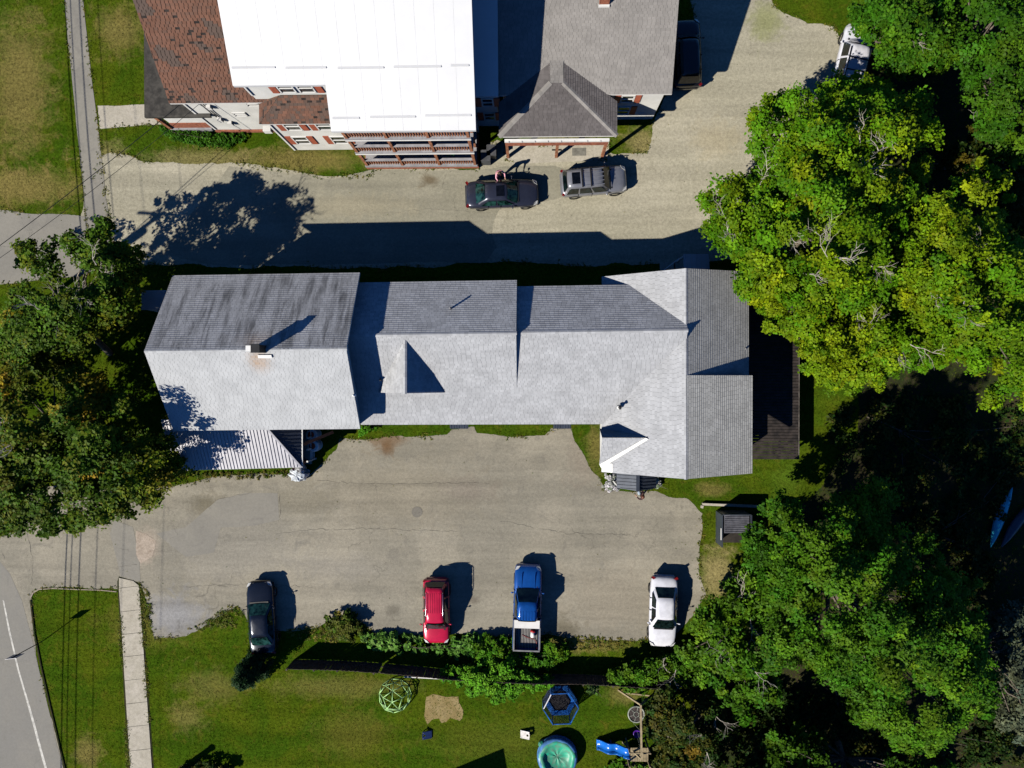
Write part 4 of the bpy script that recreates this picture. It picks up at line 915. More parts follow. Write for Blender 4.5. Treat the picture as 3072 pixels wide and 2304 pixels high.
t, g_ = car('black_sedan', 'black sedan backed against the round evergreen shrub', (784, 1853), 94, 4.8, 1.82, 1.4, carpaint('paint_black', (.008, .012, .022), .25, .22), 'sedan', m_cgreen)
t, g_ = car('red_suv', 'red sport utility car with silver roof rails nosed into the hedge', (1309, 1833), 270.5, 4.25, 1.76, 1.66, carpaint('paint_red', (.56, .008, .05), .15, .3), 'suv', m_cgreen, rails=m_chrome)
for i in range(7): one(lambda q: q.box((g_[0]+.95, -.42+i*.14, g_[3]+.0), (1.25, .045, .02)), 'roof_ridge', bpy.data.materials['paint_red'], t, False, True)
t, g_ = car('blue_pickup', 'bright blue pickup truck with white toolbox across its open bed', (1582, 1822), 88.6, 5.6, 1.84, 1.78, carpaint('paint_blue', (.006, .085, .36), .3, .25), 'pickup', cat='truck')
for i in range(6): one(lambda q: q.box((g_[0]+.35, -.45+i*.18, g_[3]+.0), (.6, .05, .02)), 'roof_ridge', bpy.data.materials['paint_blue'], t, False, True)
L_ = 5.6; one(lambda q: q.box(((.375-.5)*L_-.28, 0, .99), (.52, 1.64, .24)), 'toolbox', M('white_box', (.72, .70, .66), .45, .05, 2, world=False), t, False, True)
for s in (-1, 1): one(lambda q: q.box((L_/2-.5-.55, s*.42, 1.075), (1.1, .06, .03)), 'hood_crease', bpy.data.materials['paint_blue'], t, False, True)
tp = t
pb = P(1598, 1902, .85)
bk_ = root('plastic_bucket', (pb.x, pb.y, .66), 'white plastic bucket with red lid lying in the blue pickup bed', 'bucket')
one(lambda q: q.tube([(pb.x-.02, pb.y-.22, .80), (pb.x+.01, pb.y+.14, .82)], [.12, .15], 12), 'bucket_body', m_white, bk_, True)
one(lambda q: q.tube([(pb.x+.01, pb.y+.14, .82), (pb.x+.02, pb.y+.24, .825)], .165, 12), 'lid', M('red_plastic', (.5, .01, .015), .4), bk_, True)
cd = MB(); a = P(1566, 1904, .68); cd.tube([a, P(1582, 1912, .7), P(1603, 1918, .72), P(1609, 1925, .7), P(1610, 1935, .68)], .016, 5)
rc = root('red_rope', a, 'thin red rope lying across the blue pickup bed', 'rope'); cd.build('strand', M('red_strand', (.3, .01, .01), .6), rc)
car('white_sedan', 'white sedan half under the leaves at the lot corner', (1990, 1835), 268.2, 4.65, 1.8, 1.44, carpaint('paint_white', (.70, .70, .74), .0, .3), 'sedan')
car('black_suv', 'black sport utility car hidden in the shadow of the grey-roofed house', (2060, 160), 92, 4.4, 1.85, 1.75, carpaint('paint_dark', (.006, .007, .012), .2, .3), 'suv', rimm=m_pipe)
t, g_ = car('white_suv', 'white sport utility car with black roof bars tucked under the trees', (2556, 182), 77, 4.6, 1.86, 1.85, bpy.data.materials['paint_white'], 'suv')
for f in (.3, .62): one(lambda q: q.box((g_[0]+(g_[1]-g_[0])*f, 0, g_[3]+.05), (.06, g_[2]*1.95, .04)), 'roof_bar', m_black, t, False, True)
for s in (-1, 1): one(lambda q: q.box(((g_[0]+g_[1])/2, s*(g_[2]-.03), g_[3]+.03), (g_[1]-g_[0]-.5, .05, .05)), 'roof_rail', m_black, t, False, True)

# ------------------------------------------------------------------ people
def skin(name, V, E, rad, m, parent, sub=2, rootv=0):
    me = bpy.data.meshes.new(name); me.from_pydata(V, E, []); setmat(me, m)
    o = link(bpy.data.objects.new(name, me), parent)
    md = o.modifiers.new('skin', 'SKIN'); md.use_smooth_shade = True
    lay = me.skin_vertices[0].data if me.skin_vertices else None
    if lay is None:
        bm = bmesh.new(); bm.from_mesh(me); bm.verts.layers.skin.verify(); bm.to_mesh(me); bm.free(); lay = me.skin_vertices[0].data
    for i, r in enumerate(rad):
        lay[i].radius = (r, r) if not isinstance(r, tuple) else r
        lay[i].use_root = (i == rootv)
    if sub: subs(o, sub)
    return o
def person(px, facing, label, joints, top, legs, hair, skinm, held=None):
    p = P(px[0], px[1]); t = root('person', (p.x, p.y, .02), label, 'person', None, R(facing))
    J = joints; names = list(J); V = [J[k][0] for k in names]; rad = [J[k][1] for k in names]; ix = {k: i for i, k in enumerate(names)}
    E = []
    def ch(*ks):
        for a, b in zip(ks[:-1], ks[1:]): E.append((ix[a], ix[b]))
    ch('pelvis', 'waist', 'chest', 'neck', 'jaw', 'skull')
    for s in 'LR':
        ch('chest', 'shoulder'+s, 'elbow'+s, 'wrist'+s, 'palm'+s); ch('pelvis', 'hip'+s, 'knee'+s, 'ankle'+s, 'toe'+s)
    # five fingers per hand
    for s in 'LR':
        w_, q = Vector(J['wrist'+s][0]), Vector(J['palm'+s][0]); d = (q-w_).normalized(); sd = d.cross(Vector((0, 0, 1))); sd = sd.normalized() if sd.length > .1 else Vector((0, 1, 0))
        for i, (o_, ln) in enumerate(((-.03, .065), (-.01, .075), (.01, .072), (.03, .055))):
            b0 = q+sd*o_+d*.02; k0 = len(V); V += [tuple(b0), tuple(b0+d*ln*.55), tuple(b0+d*ln*.9+Vector((0, 0, -.025)))]; rad += [.010, .009, .008]
            E += [(ix['palm'+s], k0), (k0, k0+1), (k0+1, k0+2)]
        k0 = len(V); b0 = w_.lerp(q, .5)+sd*.035; V += [tuple(b0), tuple(b0+d*.05+sd*.025)]; rad += [.011, .009]; E += [(ix['palm'+s], k0), (k0, k0+1)]
    n0 = len(V); sk = Vector(J['skull'][0]); V += [tuple(sk+Vector((.105, 0, -.05)))]; rad += [.016]; E += [(ix['skull'], n0)]     # nose
    skin('body', V, E, rad, skinm, t, 1)
    def sub(ks, grow, name, m, extra=()):
        vs = []; rr = []; idx = {}
        for chn in ks:
            for k in chn:
                if k not in idx: idx[k] = len(vs); vs.append(J[k][0]); r = J[k][1]; rr.append(tuple(x*grow for x in r) if isinstance(r, tuple) else r*grow)
        e = [(idx[a], idx[b]) for chn in ks for a, b in zip(chn[:-1], chn[1:])]
        return skin(name, vs, e, rr, m, t, 1)
    sub([('waist', 'pelvis', 'hipL', 'kneeL', 'ankleL'), ('pelvis', 'hipR', 'kneeR', 'ankleR')], 1.14, 'trousers', legs)
    sub([('chest', 'waist', 'pelvis'), ('chest', 'shoulderL', 'elbowL', 'wristL'), ('chest', 'shoulderR', 'elbowR', 'wristR')], 1.22, 'shirt', top)
    b = MB(); pr = [(.02, .135), (.07, .12), (.105, .075), (.118, .02), (.115, -.05), (.085, -.12)]
    b.lathe(sk+Vector((-.02, 0, .0)), [(r, z) for r, z in pr[::-1]], 14); b.build('hair', hair, t, True, True)
    for s in (-1, 1):
        one(lambda q: q.lathe(sk+Vector((.09, s*.035, -.015)), [(.004, -.01), (.011, 0), (.004, .01)], 8), 'eye', m_black, t, True, True)
        one(lambda q: q.box(sk+Vector((0, s*.1, -.03)), (.035, .02, .055)), 'ear', skinm, t, True, True)
    one(lambda q: q.box(sk+Vector((.085, 0, -.095)), (.02, .045, .008)), 'mouth', m_red, t, False, True)
    for s in 'LR':
        a, c = Vector(J['ankle'+s][0]), Vector(J['toe'+s][0]); b = MB(); b.tube([a+Vector((-.05, 0, -.03)), a+Vector((.02, 0, -.02)), c+Vector((.04, 0, .005))], [.05, .055, .04], 8); b.build('shoe', m_black, t, True, True)
    return t
m_skin = M('skin', (.45, .25, .17), .5, .06, 6, world=False); m_hair = M('brown_hair', (.035, .016, .01), .5, .3, 12, world=False); m_hair2 = M('auburn_hair', (.12, .035, .015), .45, .3, 12, world=False)
J1 = {'pelvis': ((0, 0, .95), (.13, .16)), 'waist': ((.03, 0, 1.1), (.11, .14)), 'chest': ((.12, 0, 1.32), (.12, .17)), 'neck': ((.2, 0, 1.48), .05), 'jaw': ((.25, 0, 1.54), .065), 'skull': ((.29, 0, 1.62), .085),
      'shoulderL': ((.13, .19, 1.38), .055), 'elbowL': ((.32, .30, 1.2), .042), 'wristL': ((.52, .22, 1.12), .032), 'palmL': ((.60, .19, 1.10), (.03, .02)),
      'shoulderR': ((.13, -.19, 1.38), .055), 'elbowR': ((.30, -.32, 1.18), .042), 'wristR': ((.55, -.28, 1.08), .032), 'palmR': ((.63, -.26, 1.06), (.03, .02)),
      'hipL': ((0, .1, .88), .085), 'kneeL': ((.05, .12, .48), .06), 'ankleL': ((-.03, .13, .09), .042), 'toeL': ((.12, .14, .03), .03),
      'hipR': ((0, -.1, .88), .085), 'kneeR': ((.08, -.12, .48), .06), 'ankleR': ((.08, -.13, .09), .042), 'toeR': ((.23, -.14, .03), .03)}
mp = M('pink_floral_cloth', (.62, .16, .26), .8, .35, 22, c2=(.72, .52, .55), world=False)
person((1497, 531), -62, 'woman in a pink patterned shirt leaning to the dark grey sedan', J1, mp, M('mauve_trousers', (.16, .05, .09), .85, world=False), m_hair, m_skin)
J2 = {k: (tuple(v[0]), v[1]) for k, v in J1.items()}
J2.update({'chest': ((.03, 0, 1.34), (.11, .16)), 'waist': ((.0, 0, 1.12), (.10, .13)), 'neck': ((.05, 0, 1.49), .05), 'jaw': ((.07, 0, 1.55), .065), 'skull': ((.08, 0, 1.64), .085),
  'shoulderL': ((.03, .19, 1.40), .055), 'elbowL': ((.2, .25, 1.2), .042), 'wristL': ((.36, .12, 1.18), .032), 'palmL': ((.44, .08, 1.18), (.03, .02)),
  'shoulderR': ((.03, -.19, 1.40), .055), 'elbowR': ((.04, -.27, 1.13), .042), 'wristR': ((.14, -.26, .92), .032), 'palmR': ((.18, -.25, .84), (.03, .02)),
  'kneeR': ((.22, -.11, .5), .06), 'ankleR': ((.28, -.12, .1), .042), 'toeR': ((.42, -.12, .03), .03), 'kneeL': ((-.02, .11, .48), .06), 'ankleL': ((-.16, .12, .1), .042), 'toeL': ((-.02, .12, .03), .03)})
mdk = M('dark_red_jacket', (.05, .012, .02), .8, .3, 8, world=False)
p2 = person((1919, 1478), 168, 'person in dark clothes with auburn hair stepping out below the door canopy', J2, mdk, M('dark_trousers', (.015, .016, .03), .85, world=False), m_hair2, m_skin)
q_ = P(1917, 1479, 1.15); pk = MB(); pk.box(q_, (.22, .3, .09), rz=.3)
tag(subs(pk.build('carried_bag', M('pale_blue_cloth', (.5, .6, .7), .7), None, True), 2), 'small pale blue bundle held by the person below the canopy', 'bag')

# ------------------------------------------------------------------ things in the lots
for i, (u, v) in enumerate(((935, 1304), (939, 1338))):
    p = P(u, v, .95); t = root('barrel', (p.x, p.y, 0), ('white barrel with rust-red lid under the leaning plank', 'white barrel with rust-red lid nearest the porch grass')[i], 'barrel', 'barrels beside the porch')
    one(lambda q: q.lathe((p.x, p.y, .01), [(.36, 0), (.38, .05), (.40, .3), (.385, .34), (.41, .5), (.385, .66), (.40, .7), (.38, .93), (.33, 1.0), (.31, 1.0)], 22), 'barrel_body', m_white, t, True)
    one(lambda q: q.lathe((p.x-.03, p.y+.0, 1.012), [(.20, 0), (.21, .02), (.19, .03)], 20), 'lid', M('rust_lid', (.30, .06, .02), .7, .3, 8), t, True)
a, b_ = P(903, 1336, 2.1), P(1000, 1296, .6)
tag(MB().bar(a, b_, .2, .05).build('plank', m_wood), 'brown wooden plank leaning over the two white barrels', 'plank')
# wrapped bale of plastic sheet
p = P(893, 1422, .7); V = []; F = []; n = 20
for i, (r_, z) in enumerate(((.55, 0), (.60, .25), (.57, .6), (.52, .9), (.34, 1.05), (.12, 1.08))):
    for k in range(n):
        a_ = 2*math.pi*k/n; rr = r_*(1+.13*math.sin(k*2.3+i)+random.uniform(-.07, .07)); V.append((p.x+rr*math.cos(a_), p.y+rr*.85*math.sin(a_), z+random.uniform(-.04, .04)))
for i in range(5):
    for k in range(n): F.append((i*n+k, i*n+(k+1) % n, (i+1)*n+(k+1) % n, (i+1)*n+k))
F.append(tuple(range(5*n, 6*n)))
wb_ = root('wrapped_bundle', (p.x, p.y, .01), 'bundle wrapped in crumpled white plastic at the porch corner', 'bundle')
mk('plastic_wrap', V, F, M('plastic_film', (.62, .66, .68), .25, .18, 6, spec=.6), wb_)
one(lambda q: q.tube([(p.x+.25, p.y+.25, .2), (p.x+.3, p.y+.55, .75), (p.x+.2, p.y+.3, 1.15)], [.2, .2, .17], 10), 'roll', M('grey_roll', (.4, .4, .4), .5), wb_, True)
hole(wb_, (p.x+.2, p.y+.29, 1.15), .09)
# sign at the road
p = P(130, 1922); t = root('road_sign', (p.x, p.y, 0), 'slim road sign on a dark post beside the road edge line', 'sign')
pt = P(52, 1980, 2.75); pt = Vector((p.x-.05, p.y-.03, 2.75))
one(lambda q: q.tube([(p.x, p.y, 0), pt], .028, 6), 'post', m_dark, t)
d = Vector((1, .12, 0)).normalized(); one(lambda q: q.bar(pt-d*.38+Vector((0, -.03, -.3)), pt+d*.32+Vector((0, -.03, -.3)), .02, .75, (0, 0, 1)), 'sign_panel', m_metalw, t)
# black kennel-like box shed with lean ribbed top
a, b_, c, d = P(2172, 1548, 1.35), P(2248, 1556, 1.35), P(2246, 1600, 1.1), P(2180, 1593, 1.1)
kn = root('garden_shelter', (P(2210, 1590).x, P(2210, 1590).y, 0), 'small black shelter with ribbed sheet top on the grass strip', 'shelter')
x0_, x1_ = a.x, b_.x; yT, yB = P(2210, 1545, 1.4).y, P(2210, 1640, 1.2).y; ymid = P(2210, 1598, 1.3).y
ribbed(kn, [Vector((x1_, ymid, 1.32)), Vector((x1_, yT, 1.32)), Vector((x0_, yT, 1.45)), Vector((x0_, ymid, 1.45))], M('slate_sheet', (.14, .14, .16), .5, .2, 3), .12, 'lid_sheet', rib=.03)
for x in (x0_-.12, x1_+.12): 
    one(lambda q: q.box((x, (yT+yB)/2, .72), (.07, yT-yB, 1.4)), 'side_panel', m_metald, kn)
one(lambda q: q.box(((x0_+x1_)/2, yT, .72), (x1_-x0_+.2, .07, 1.4)), 'back_panel', m_metald, kn)
one(lambda q: q.box(((x0_+x1_)/2, (yT+yB)/2, .06), (x1_-x0_+.1, yT-yB, .1)), 'floor_board', m_dark, kn)
one(lambda q: q.box((x0_-.17, ymid-.1, 1.3), (.04, .75, .06)), 'handle', m_white, kn)
# white timber edging
a, b_, c = P(2107, 1512, .12), P(2300, 1520, .12), P(2105, 1524, .12)
te = root('timber_edging', (a.x, a.y, 0), 'weathered white timber edging around the grass corner', 'edging')
one(lambda q: q.bar(a, b_, .15, .2), 'timber', m_conc, te); one(lambda q: q.bar(a+Vector((0, -.1, 0)), c, .14, .2), 'timber', m_conc, te)
# bins and stuff in the gap beside the gallery
for i, (u, v, m_) in enumerate(((1457, 468, m_metald), (1474, 452, m_metald))):
    p = P(u, v, .9); t = root('waste_bin', (p.x, p.y, 0), ('dark grey wheeled bin standing nearest the woman in pink', 'black wheeled bin behind the grey one beside the gallery')[i], 'bin', 'bins beside the gallery')
    one(lambda q: q.add([(p.x+sx*(.22 if z == 0 else .29), p.y+sy*(.24 if z == 0 else .32), z) for z in (0.02, .95) for sx, sy in ((-1, -1), (1, -1), (1, 1), (-1, 1))], [(0, 1, 2, 3), (4, 5, 6, 7), (0, 1, 5, 4), (1, 2, 6, 5), (2, 3, 7, 6), (3, 0, 4, 7)]), 'bin_body', m_, t)
    one(lambda q: (q.box((p.x, p.y, .98), (.62, .68, .06)), q.box((p.x, p.y+.33, 1.0), (.5, .06, .05))), 'lid', M('bin_lid', (.09, .09, .095), .45), t)
p = P(1352, 458, 1.0); gc = root('garden_chair', (p.x, 14.5, .9), 'green plastic chair on the lowest gallery floor', 'chair')
mg = M('green_plastic', (.01, .2, .1), .4); 
for dx, dy in ((-.2, -.2), (.2, -.2), (-.2, .2), (.2, .2)): one(lambda q: q.box((p.x+dx, 14.5+dy, 1.07), (.05, .05, .4)), 'leg', mg, gc)
one(lambda q: q.box((p.x, 14.5, 1.29), (.5, .5, .04)), 'seat', mg, gc); one(lambda q: q.box((p.x+.25, 14.5, 1.58), (.05, .48, .6)), 'backrest', mg, gc)
# utility pole (its crossarm shades the gravel) and wires
pb = Vector((P(-11, 1008).x, P(-11, 1008).y, 0)); ph = 10.4
up = root('utility_pole', pb, 'tall wooden utility pole with crossarm behind the left maple', 'pole')
one(lambda q: q.tube([pb, pb+Vector((0, 0, ph+.3))], [.2, .13], 10), 'pole_shaft', m_bark, up, True)
one(lambda q: q.box(pb+Vector((0, .1, ph)), (2.9, .12, .14), rz=-.07), 'crossarm', m_bark, up)
for dx in (-1.3, -.6, .7, 1.35): one(lambda q: q.lathe(pb+Vector((dx, .1, ph+.07)), [(.05, 0), (.07, .08), (.03, .2)], 8), 'insulator', m_greyrail, up)
one(lambda q: q.tube([pb+Vector((.35, 0, 8.2)), pb+Vector((.35, 0, 9.1))], .24, 10), 'transformer', m_greyrail, up, True)
pS = Vector((P(-75, 2760).x, P(-75, 2760).y, 0)); pN = Vector((P(-85, -700).x, P(-85, -700).y, 0))
def wire(a, b, r, lab, sag=.5):
    pts = [a.lerp(b, i/14)-Vector((0, 0, sag*4*(i/14)*(1-i/14))) for i in range(15)]
    tag(MB().tube(pts, r, 4).build('overhead_wire', m_black), lab, 'wire', 'overhead wires')
hs = ((5.6, .03), (5.95, .024), (6.5, .03), (7.6, .02)); wl_ = ('lowest', 'second lowest', 'third lowest', 'highest')
for (h_, r_), nm in zip(hs, wl_):
    wire(pb+Vector((.1, 0, h_)), pS+Vector((0, 0, h_)), r_, 'thick cable along the road south of the utility pole, %s' % nm)
    wire(pb+Vector((.1, 0, h_)), pN+Vector((0, 0, h_)), r_, 'thick cable along the road north of the utility pole, %s' % nm)
for dx in (-1.3, 1.35):
    for q_, nm in ((pS, 'south'), (pN, 'north')): wire(pb+Vector((dx, .1, ph+.25)), q_+Vector((dx, 0, ph+.25)), .012, 'thin power wire running %s from the %s end of the crossarm' % (nm, 'road' if dx < 0 else 'house'))
wire(pb+Vector((.1, .1, 7.8)), Vector((xw1+.9, ym1-.1, 5.4)), .022, 'service wire reaching the brown roofed wing from the pole', .35)
wire(pb+Vector((.1, .1, 7.2)), Vector((xw1+1.9, ym1-.1, 5.3)), .015, 'lower service wire reaching the meter wall from the pole', .6)
# ------------------------------------------------------------------ fence
ft = [(858, 2008), (940, 2010), (1010, 2012), (1120, 2019), (1250, 2030), (1330, 2039), (1450, 2047), (1600, 2053), (1750, 2054), (1840, 2059), (2010, 2070)]
fw = [P(u, v, 1.55) for u, v in ft]
fn = root('board_fence', (fw[0].x, fw[0].y, 0), 'dark brown board fence between the lot and the play lawn', 'fence')
m_fence = M('fence_board', (.075, .055, .043), .85, .35, 3)
bd = MB().box((0, 0, .78), (.142, .022, 1.5)).build('board', m_fence, fn, local=True); first = True; k = 0
for a, b_ in zip(fw[:-1], fw[1:]):
    L = (b_-a).length; ang = math.atan2(b_.y-a.y, b_.x-a.x); n = max(1, int(L/.137))
    for i in range(n):
        p = a.lerp(b_, (i+.5)/n); k += 1
        if k in (43,): continue
        loc = (p.x-math.sin(ang)*.014*(k % 2), p.y+math.cos(ang)*.014*(k % 2), random.uniform(-.015, .015))
        if first: bd.location = Vector(loc)-WL[fn]; bd.rotation_euler = (0, 0, ang); first = False
        else: inst('board', bd.data, fn, loc, (random.uniform(-.008, .008), random.uniform(-.008, .008), ang))
    for z in (.4, 1.2): one(lambda q: q.bar((a.x, a.y-.05, z), (b_.x, b_.y-.05, z), .05, .09), 'rail', m_fence, fn)
    one(lambda q: q.box((a.x, a.y-.07, .75), (.1, .1, 1.5)), 'post', m_fence, fn)
a, b_ = P(1212, 2030, .06), P(1320, 2036, .06)
tag(MB().bar(a, b_, .06, .08).build('loose_board', m_trim), 'pale loose board lying along the foot of the fence', 'board')
# ------------------------------------------------------------------ play things on the lawn
p = P(1182, 2098, .5); dm = root('climbing_dome', (p.x, p.y, 0), 'lime green geodesic climbing dome on the lawn', 'climbing dome')
m_lime = M('lime_tube', (.45, .75, .28), .35, .15, 3); rings = []
for j, (r_, z, n, of) in enumerate(((1.08, .02, 10, 0), (.98, .5, 10, .5), (.66, .92, 5, .25), (.0, 1.12, 1, 0))):
    rings.append([Vector((p.x+r_*math.cos(2*math.pi*(i+of)/n), p.y+.1+r_*math.sin(2*math.pi*(i+of)/n), z)) for i in range(n)])
def strut(a, b): one(lambda q: q.tube([a, b], .026, 6), 'strut', m_lime, dm, True)
for i in range(10):
    strut(rings[0][i], rings[0][(i+1) % 10]); strut(rings[0][i], rings[1][i]); strut(rings[0][(i+1) % 10], rings[1][i]); strut(rings[1][i], rings[1][(i+1) % 10])
    strut(rings[1][i], rings[2][min(range(5), key=lambda k: (rings[2][k]-rings[1][i]).length)])
for i in range(5): strut(rings[2][i], rings[2][(i+1) % 5]); strut(rings[2][i], rings[3][0])
# straw coloured dead patch
sp = sheet('bare_patch', [(1278, 2098), (1300, 2088), (1340, 2092), (1375, 2086), (1376, 2104), (1390, 2125), (1388, 2150), (1378, 2160), (1350, 2155), (1340, 2168), (1325, 2172), (1318, 2158), (1300, 2158), (1285, 2174), (1278, 2150)], .011, groundmat('straw', (.24, .18, .075), (.30, .23, .11), (.15, .12, .045), 1.5, 5, 0, .4), .11, hard=False)
# bean bag boards
for (u, v, lab, c, holeL) in ((1281, 2206, 'dark blue bean bag toss board on the lawn below the straw patch', (.02, .04, .14), True), (1575, 2205, 'pale grey bean bag toss board on the lawn below the trampoline', (.45, .42, .40), False)):
    p = P(u, v, .2); t = root('toss_board', (p.x, p.y, 0), lab, 'game board', 'bean bag toss boards'); mm = M('board_'+lab[:9], c, .5, .2, 6)
    sx = 1 if not holeL else -1; lo, hi = p.x-sx*.3, p.x+sx*.3; V = []
    hc = (p.x+sx*.16, p.y); n = 16
    # deck with a round hole: ring fan between hole and rectangle
    ringo = []; ringi = []
    for k in range(n):
        a_ = 2*math.pi*k/n; cx_, sy_ = math.cos(a_), math.sin(a_); tmax = 10
        for wl, dd in (((max(lo, hi)-hc[0]), cx_), ((hc[0]-min(lo, hi)), -cx_)):
            if dd > 1e-6: tmax = min(tmax, wl/dd)
        if abs(sy_) > 1e-6: tmax = min(tmax, .23/abs(sy_))
        zf = lambda x: .08+.24*((x-lo)/(hi-lo))
        ringo.append((hc[0]+cx_*tmax, hc[1]+sy_*tmax, zf(hc[0]+cx_*tmax))); ringi.append((hc[0]+cx_*.075, hc[1]+sy_*.075, zf(hc[0]+cx_*.075)))
    V = ringo+ringi+[(x, y, z-.04) for x, y, z in ringo+ringi]; F = [(k, (k+1) % n, n+(k+1) % n, n+k) for k in range(n)]+[(2*n+k, 3*n+k, 3*n+(k+1) % n, 2*n+(k+1) % n) for k in range(n)]+[(k, 2*n+k, 2*n+(k+1) % n, (k+1) % n) for k in range(n)]+[(n+k, n+(k+1) % n, 3*n+(k+1) % n, 3*n+k) for k in range(n)]
    mk('deck', V, F, mm, t)
    for s in (-1, 1): one(lambda q: q.bar((hi-sx*.04, p.y+s*.18, .01), (hi-sx*.04, p.y+s*.18, .3), .04, .04), 'leg', m_trim, t)
    for s in (-1, 1): one(lambda q: q.bar((lo, p.y+s*.235, .05), (hi, p.y+s*.235, .29), .03, .07), 'side_rail', m_trim if not holeL else mm, t)
# trampoline
p = P(1682, 2108, .8); tr = root('trampoline', (P(1682, 2100, .4).x, P(1682, 2100, .4).y, 0), 'hexagonal blue trampoline with black net walls', 'trampoline')
c = Vector((P(1680, 2100, .45).x, P(1680, 2100, .45).y, 0)); rot = .05
def hexp(r, z, n=6, o=0): return [c+Vector((r*math.cos(rot+math.pi/3*i+o), r*math.sin(rot+math.pi/3*i+o), z)) for i in range(n)]
m_tb = M('blue_pad', (.01, .11, .42), .4, .3, 4); m_net = M('black_net', (.012, .013, .016), .7, .2, 8); m_mat = M('jump_mat', (.022, .019, .022), .7, .2, 6)
i0, i1 = hexp(.74, .5), hexp(1.1, .5)
mk('jump_mat', hexp(.8, .485), [(0, 1, 2, 3, 4, 5)], m_mat, tr)
for k in range(6): 
    q = (k+1) % 6; mk('pad', [i0[k], i0[q], i1[q], i1[k], i0[k]+Vector((0, 0, .05)), i0[q]+Vector((0, 0, .05)), i1[q]+Vector((0, 0, .03)), i1[k]+Vector((0, 0, .03))], [(4, 5, 6, 7), (0, 4, 7, 3), (1, 2, 6, 5), (0, 1, 5, 4), (3, 7, 6, 2)], m_tb, tr)
o1, o2 = hexp(1.12, .5), hexp(1.12, 1.65)
def alphanet(name, c_, dens):
    m, t_, b = newmat(name); b.inputs['Base Color'].default_value = (*c_, 1); b.inputs['Roughness'].default_value = .7
    co = coords(t_); wv = N(t_, 'ShaderNodeTexVoronoi', feature='DISTANCE_TO_EDGE'); wv.inputs['Scale'].default_value = 22; t_.links.new(co, wv.inputs['Vector'])
    k = N(t_, 'ShaderNodeMath', operation='LESS_THAN'); k.inputs[1].default_value = dens; t_.links.new(wv.outputs[0], k.inputs[0]); t_.links.new(k.outputs[0], b.inputs['Alpha']); return m
m_net2 = alphanet('mesh_net', (.02, .022, .03), .16)
for k in range(6):
    q = (k+1) % 6; mk('net', [o1[k], o1[q], o2[q], o2[k]], [(0, 1, 2, 3)], m_net2, tr)
    one(lambda b: b.tube([o1[k]-Vector((0, 0, .49)), o2[k]+Vector((0, 0, .05))], .035, 6), 'post', m_tb, tr, True)
    one(lambda b: b.bar(o2[k], o2[q], .05, .05), 'top_rail', m_tb if k != 2 else m_white, tr)
    one(lambda b: b.bar(o1[k]-Vector((0, 0, .06)), o1[q]-Vector((0, 0, .06)), .05, .07), 'frame_rail', m_metald, tr)
# inflatable pool under a green cover
p = P(1672, 2275, .6); pl = root('covered_pool', (p.x, p.y, 0), 'round blue inflatable pool under a sagging green cover', 'pool')
m_pool = M('pool_blue', (.10, .27, .55), .35, .25, 2); 
def torus(b, c, R_, r_, z, n=36, m_=10):
    V = []; F = []
    for i in range(n):
        a_ = 2*math.pi*i/n
        for j in range(m_):
            t_ = 2*math.pi*j/m_; V.append((c.x+(R_+r_*math.cos(t_))*math.cos(a_), c.y+(R_+r_*math.cos(t_))*math.sin(a_), z+r_*math.sin(t_)))
    for i in range(n):
        for j in range(m_): F.append((i*m_+j, ((i+1) % n)*m_+j, ((i+1) % n)*m_+(j+1) % m_, i*m_+(j+1) % m_))
    b.add(V, F)
for z in (.2, .5): one(lambda b: torus(b, p, 1.12, .2, z), 'ring', m_pool, pl, True)
V = []; F = []; n = 40; prf = ((0, .44), (.35, .44), (.7, .47), (.85, .56), (.95, .69), (1.08, .73), (1.2, .66), (1.27, .52))
for j, (r_, z) in enumerate(prf):
    for k in range(n): a_ = 2*math.pi*k/n; V.append((p.x+r_*math.cos(a_)*(1+.02*math.sin(5*a_)), p.y+r_*math.sin(a_), z+.018*math.sin(a_*9+j)+.015*math.sin(r_*30+math.cos(a_)*9)))
for j in range(len(prf)-1):
    for k in range(n): F.append((j*n+k, j*n+(k+1) % n, (j+1)*n+(k+1) % n, (j+1)*n+k))
mk('cover', V, F, M('green_cover', (.012, .33, .19), .45, .25, 3.5, c2=(.10, .22, .15)), pl, True)
q_ = P(1634, 2240, .5); V = []; F = []
for j, (r_, z) in enumerate(((.36, .02), (.38, .25), (.26, .45), (.08, .5))):
    for k in range(12): a_ = 2*math.pi*k/12; rr = r_*random.uniform(.8, 1.2); V.append((q_.x+rr*math.cos(a_), q_.y+rr*.8*math.sin(a_), z+random.uniform(-.03, .05)))
for j in range(3):
    for k in range(12): F.append((j*12+k, j*12+(k+1) % 12, (j+1)*12+(k+1) % 12, (j+1)*12+k))
F.append(tuple(range(36, 48))); mk('gathered_cover', V, F, bpy.data.materials['green_cover'], pl)
# wooden swing set with slide, disc swing and purple seat
m_lum = M('weathered_lumber', (.33, .26, .15), .8, .2, 4)
A, B = P(1922, 2114, 2.15), P(1925, 2278, 2.15); ss = root('swing_set', (B.x, B.y, 0), 'wooden swing frame with deck at the corner of the lawn', 'swing set')
one(lambda q: q.bar(A, B, .1, .15), 'beam', m_lum, ss)
f1, f2 = P(1855, 2070), P(1960, 2082); one(lambda q: q.bar(A, f1, .1, .1), 'leg', m_lum, ss); one(lambda q: q.bar(A, f2, .1, .1), 'leg', m_lum, ss); one(lambda q: q.bar(f1.lerp(A, .18), f2.lerp(A, .18), .08, .08), 'brace', m_lum, ss)
g1 = P(1868, 2226); one(lambda q: q.bar(B, g1, .1, .1), 'leg', m_lum, ss)
x0_, x1_ = P(1885, 2260, 1.2).x, P(1945, 2260, 1.2).x; y0_, y1_ = P(1900, 2284, 1.2).y, P(1900, 2243, 1.2).y
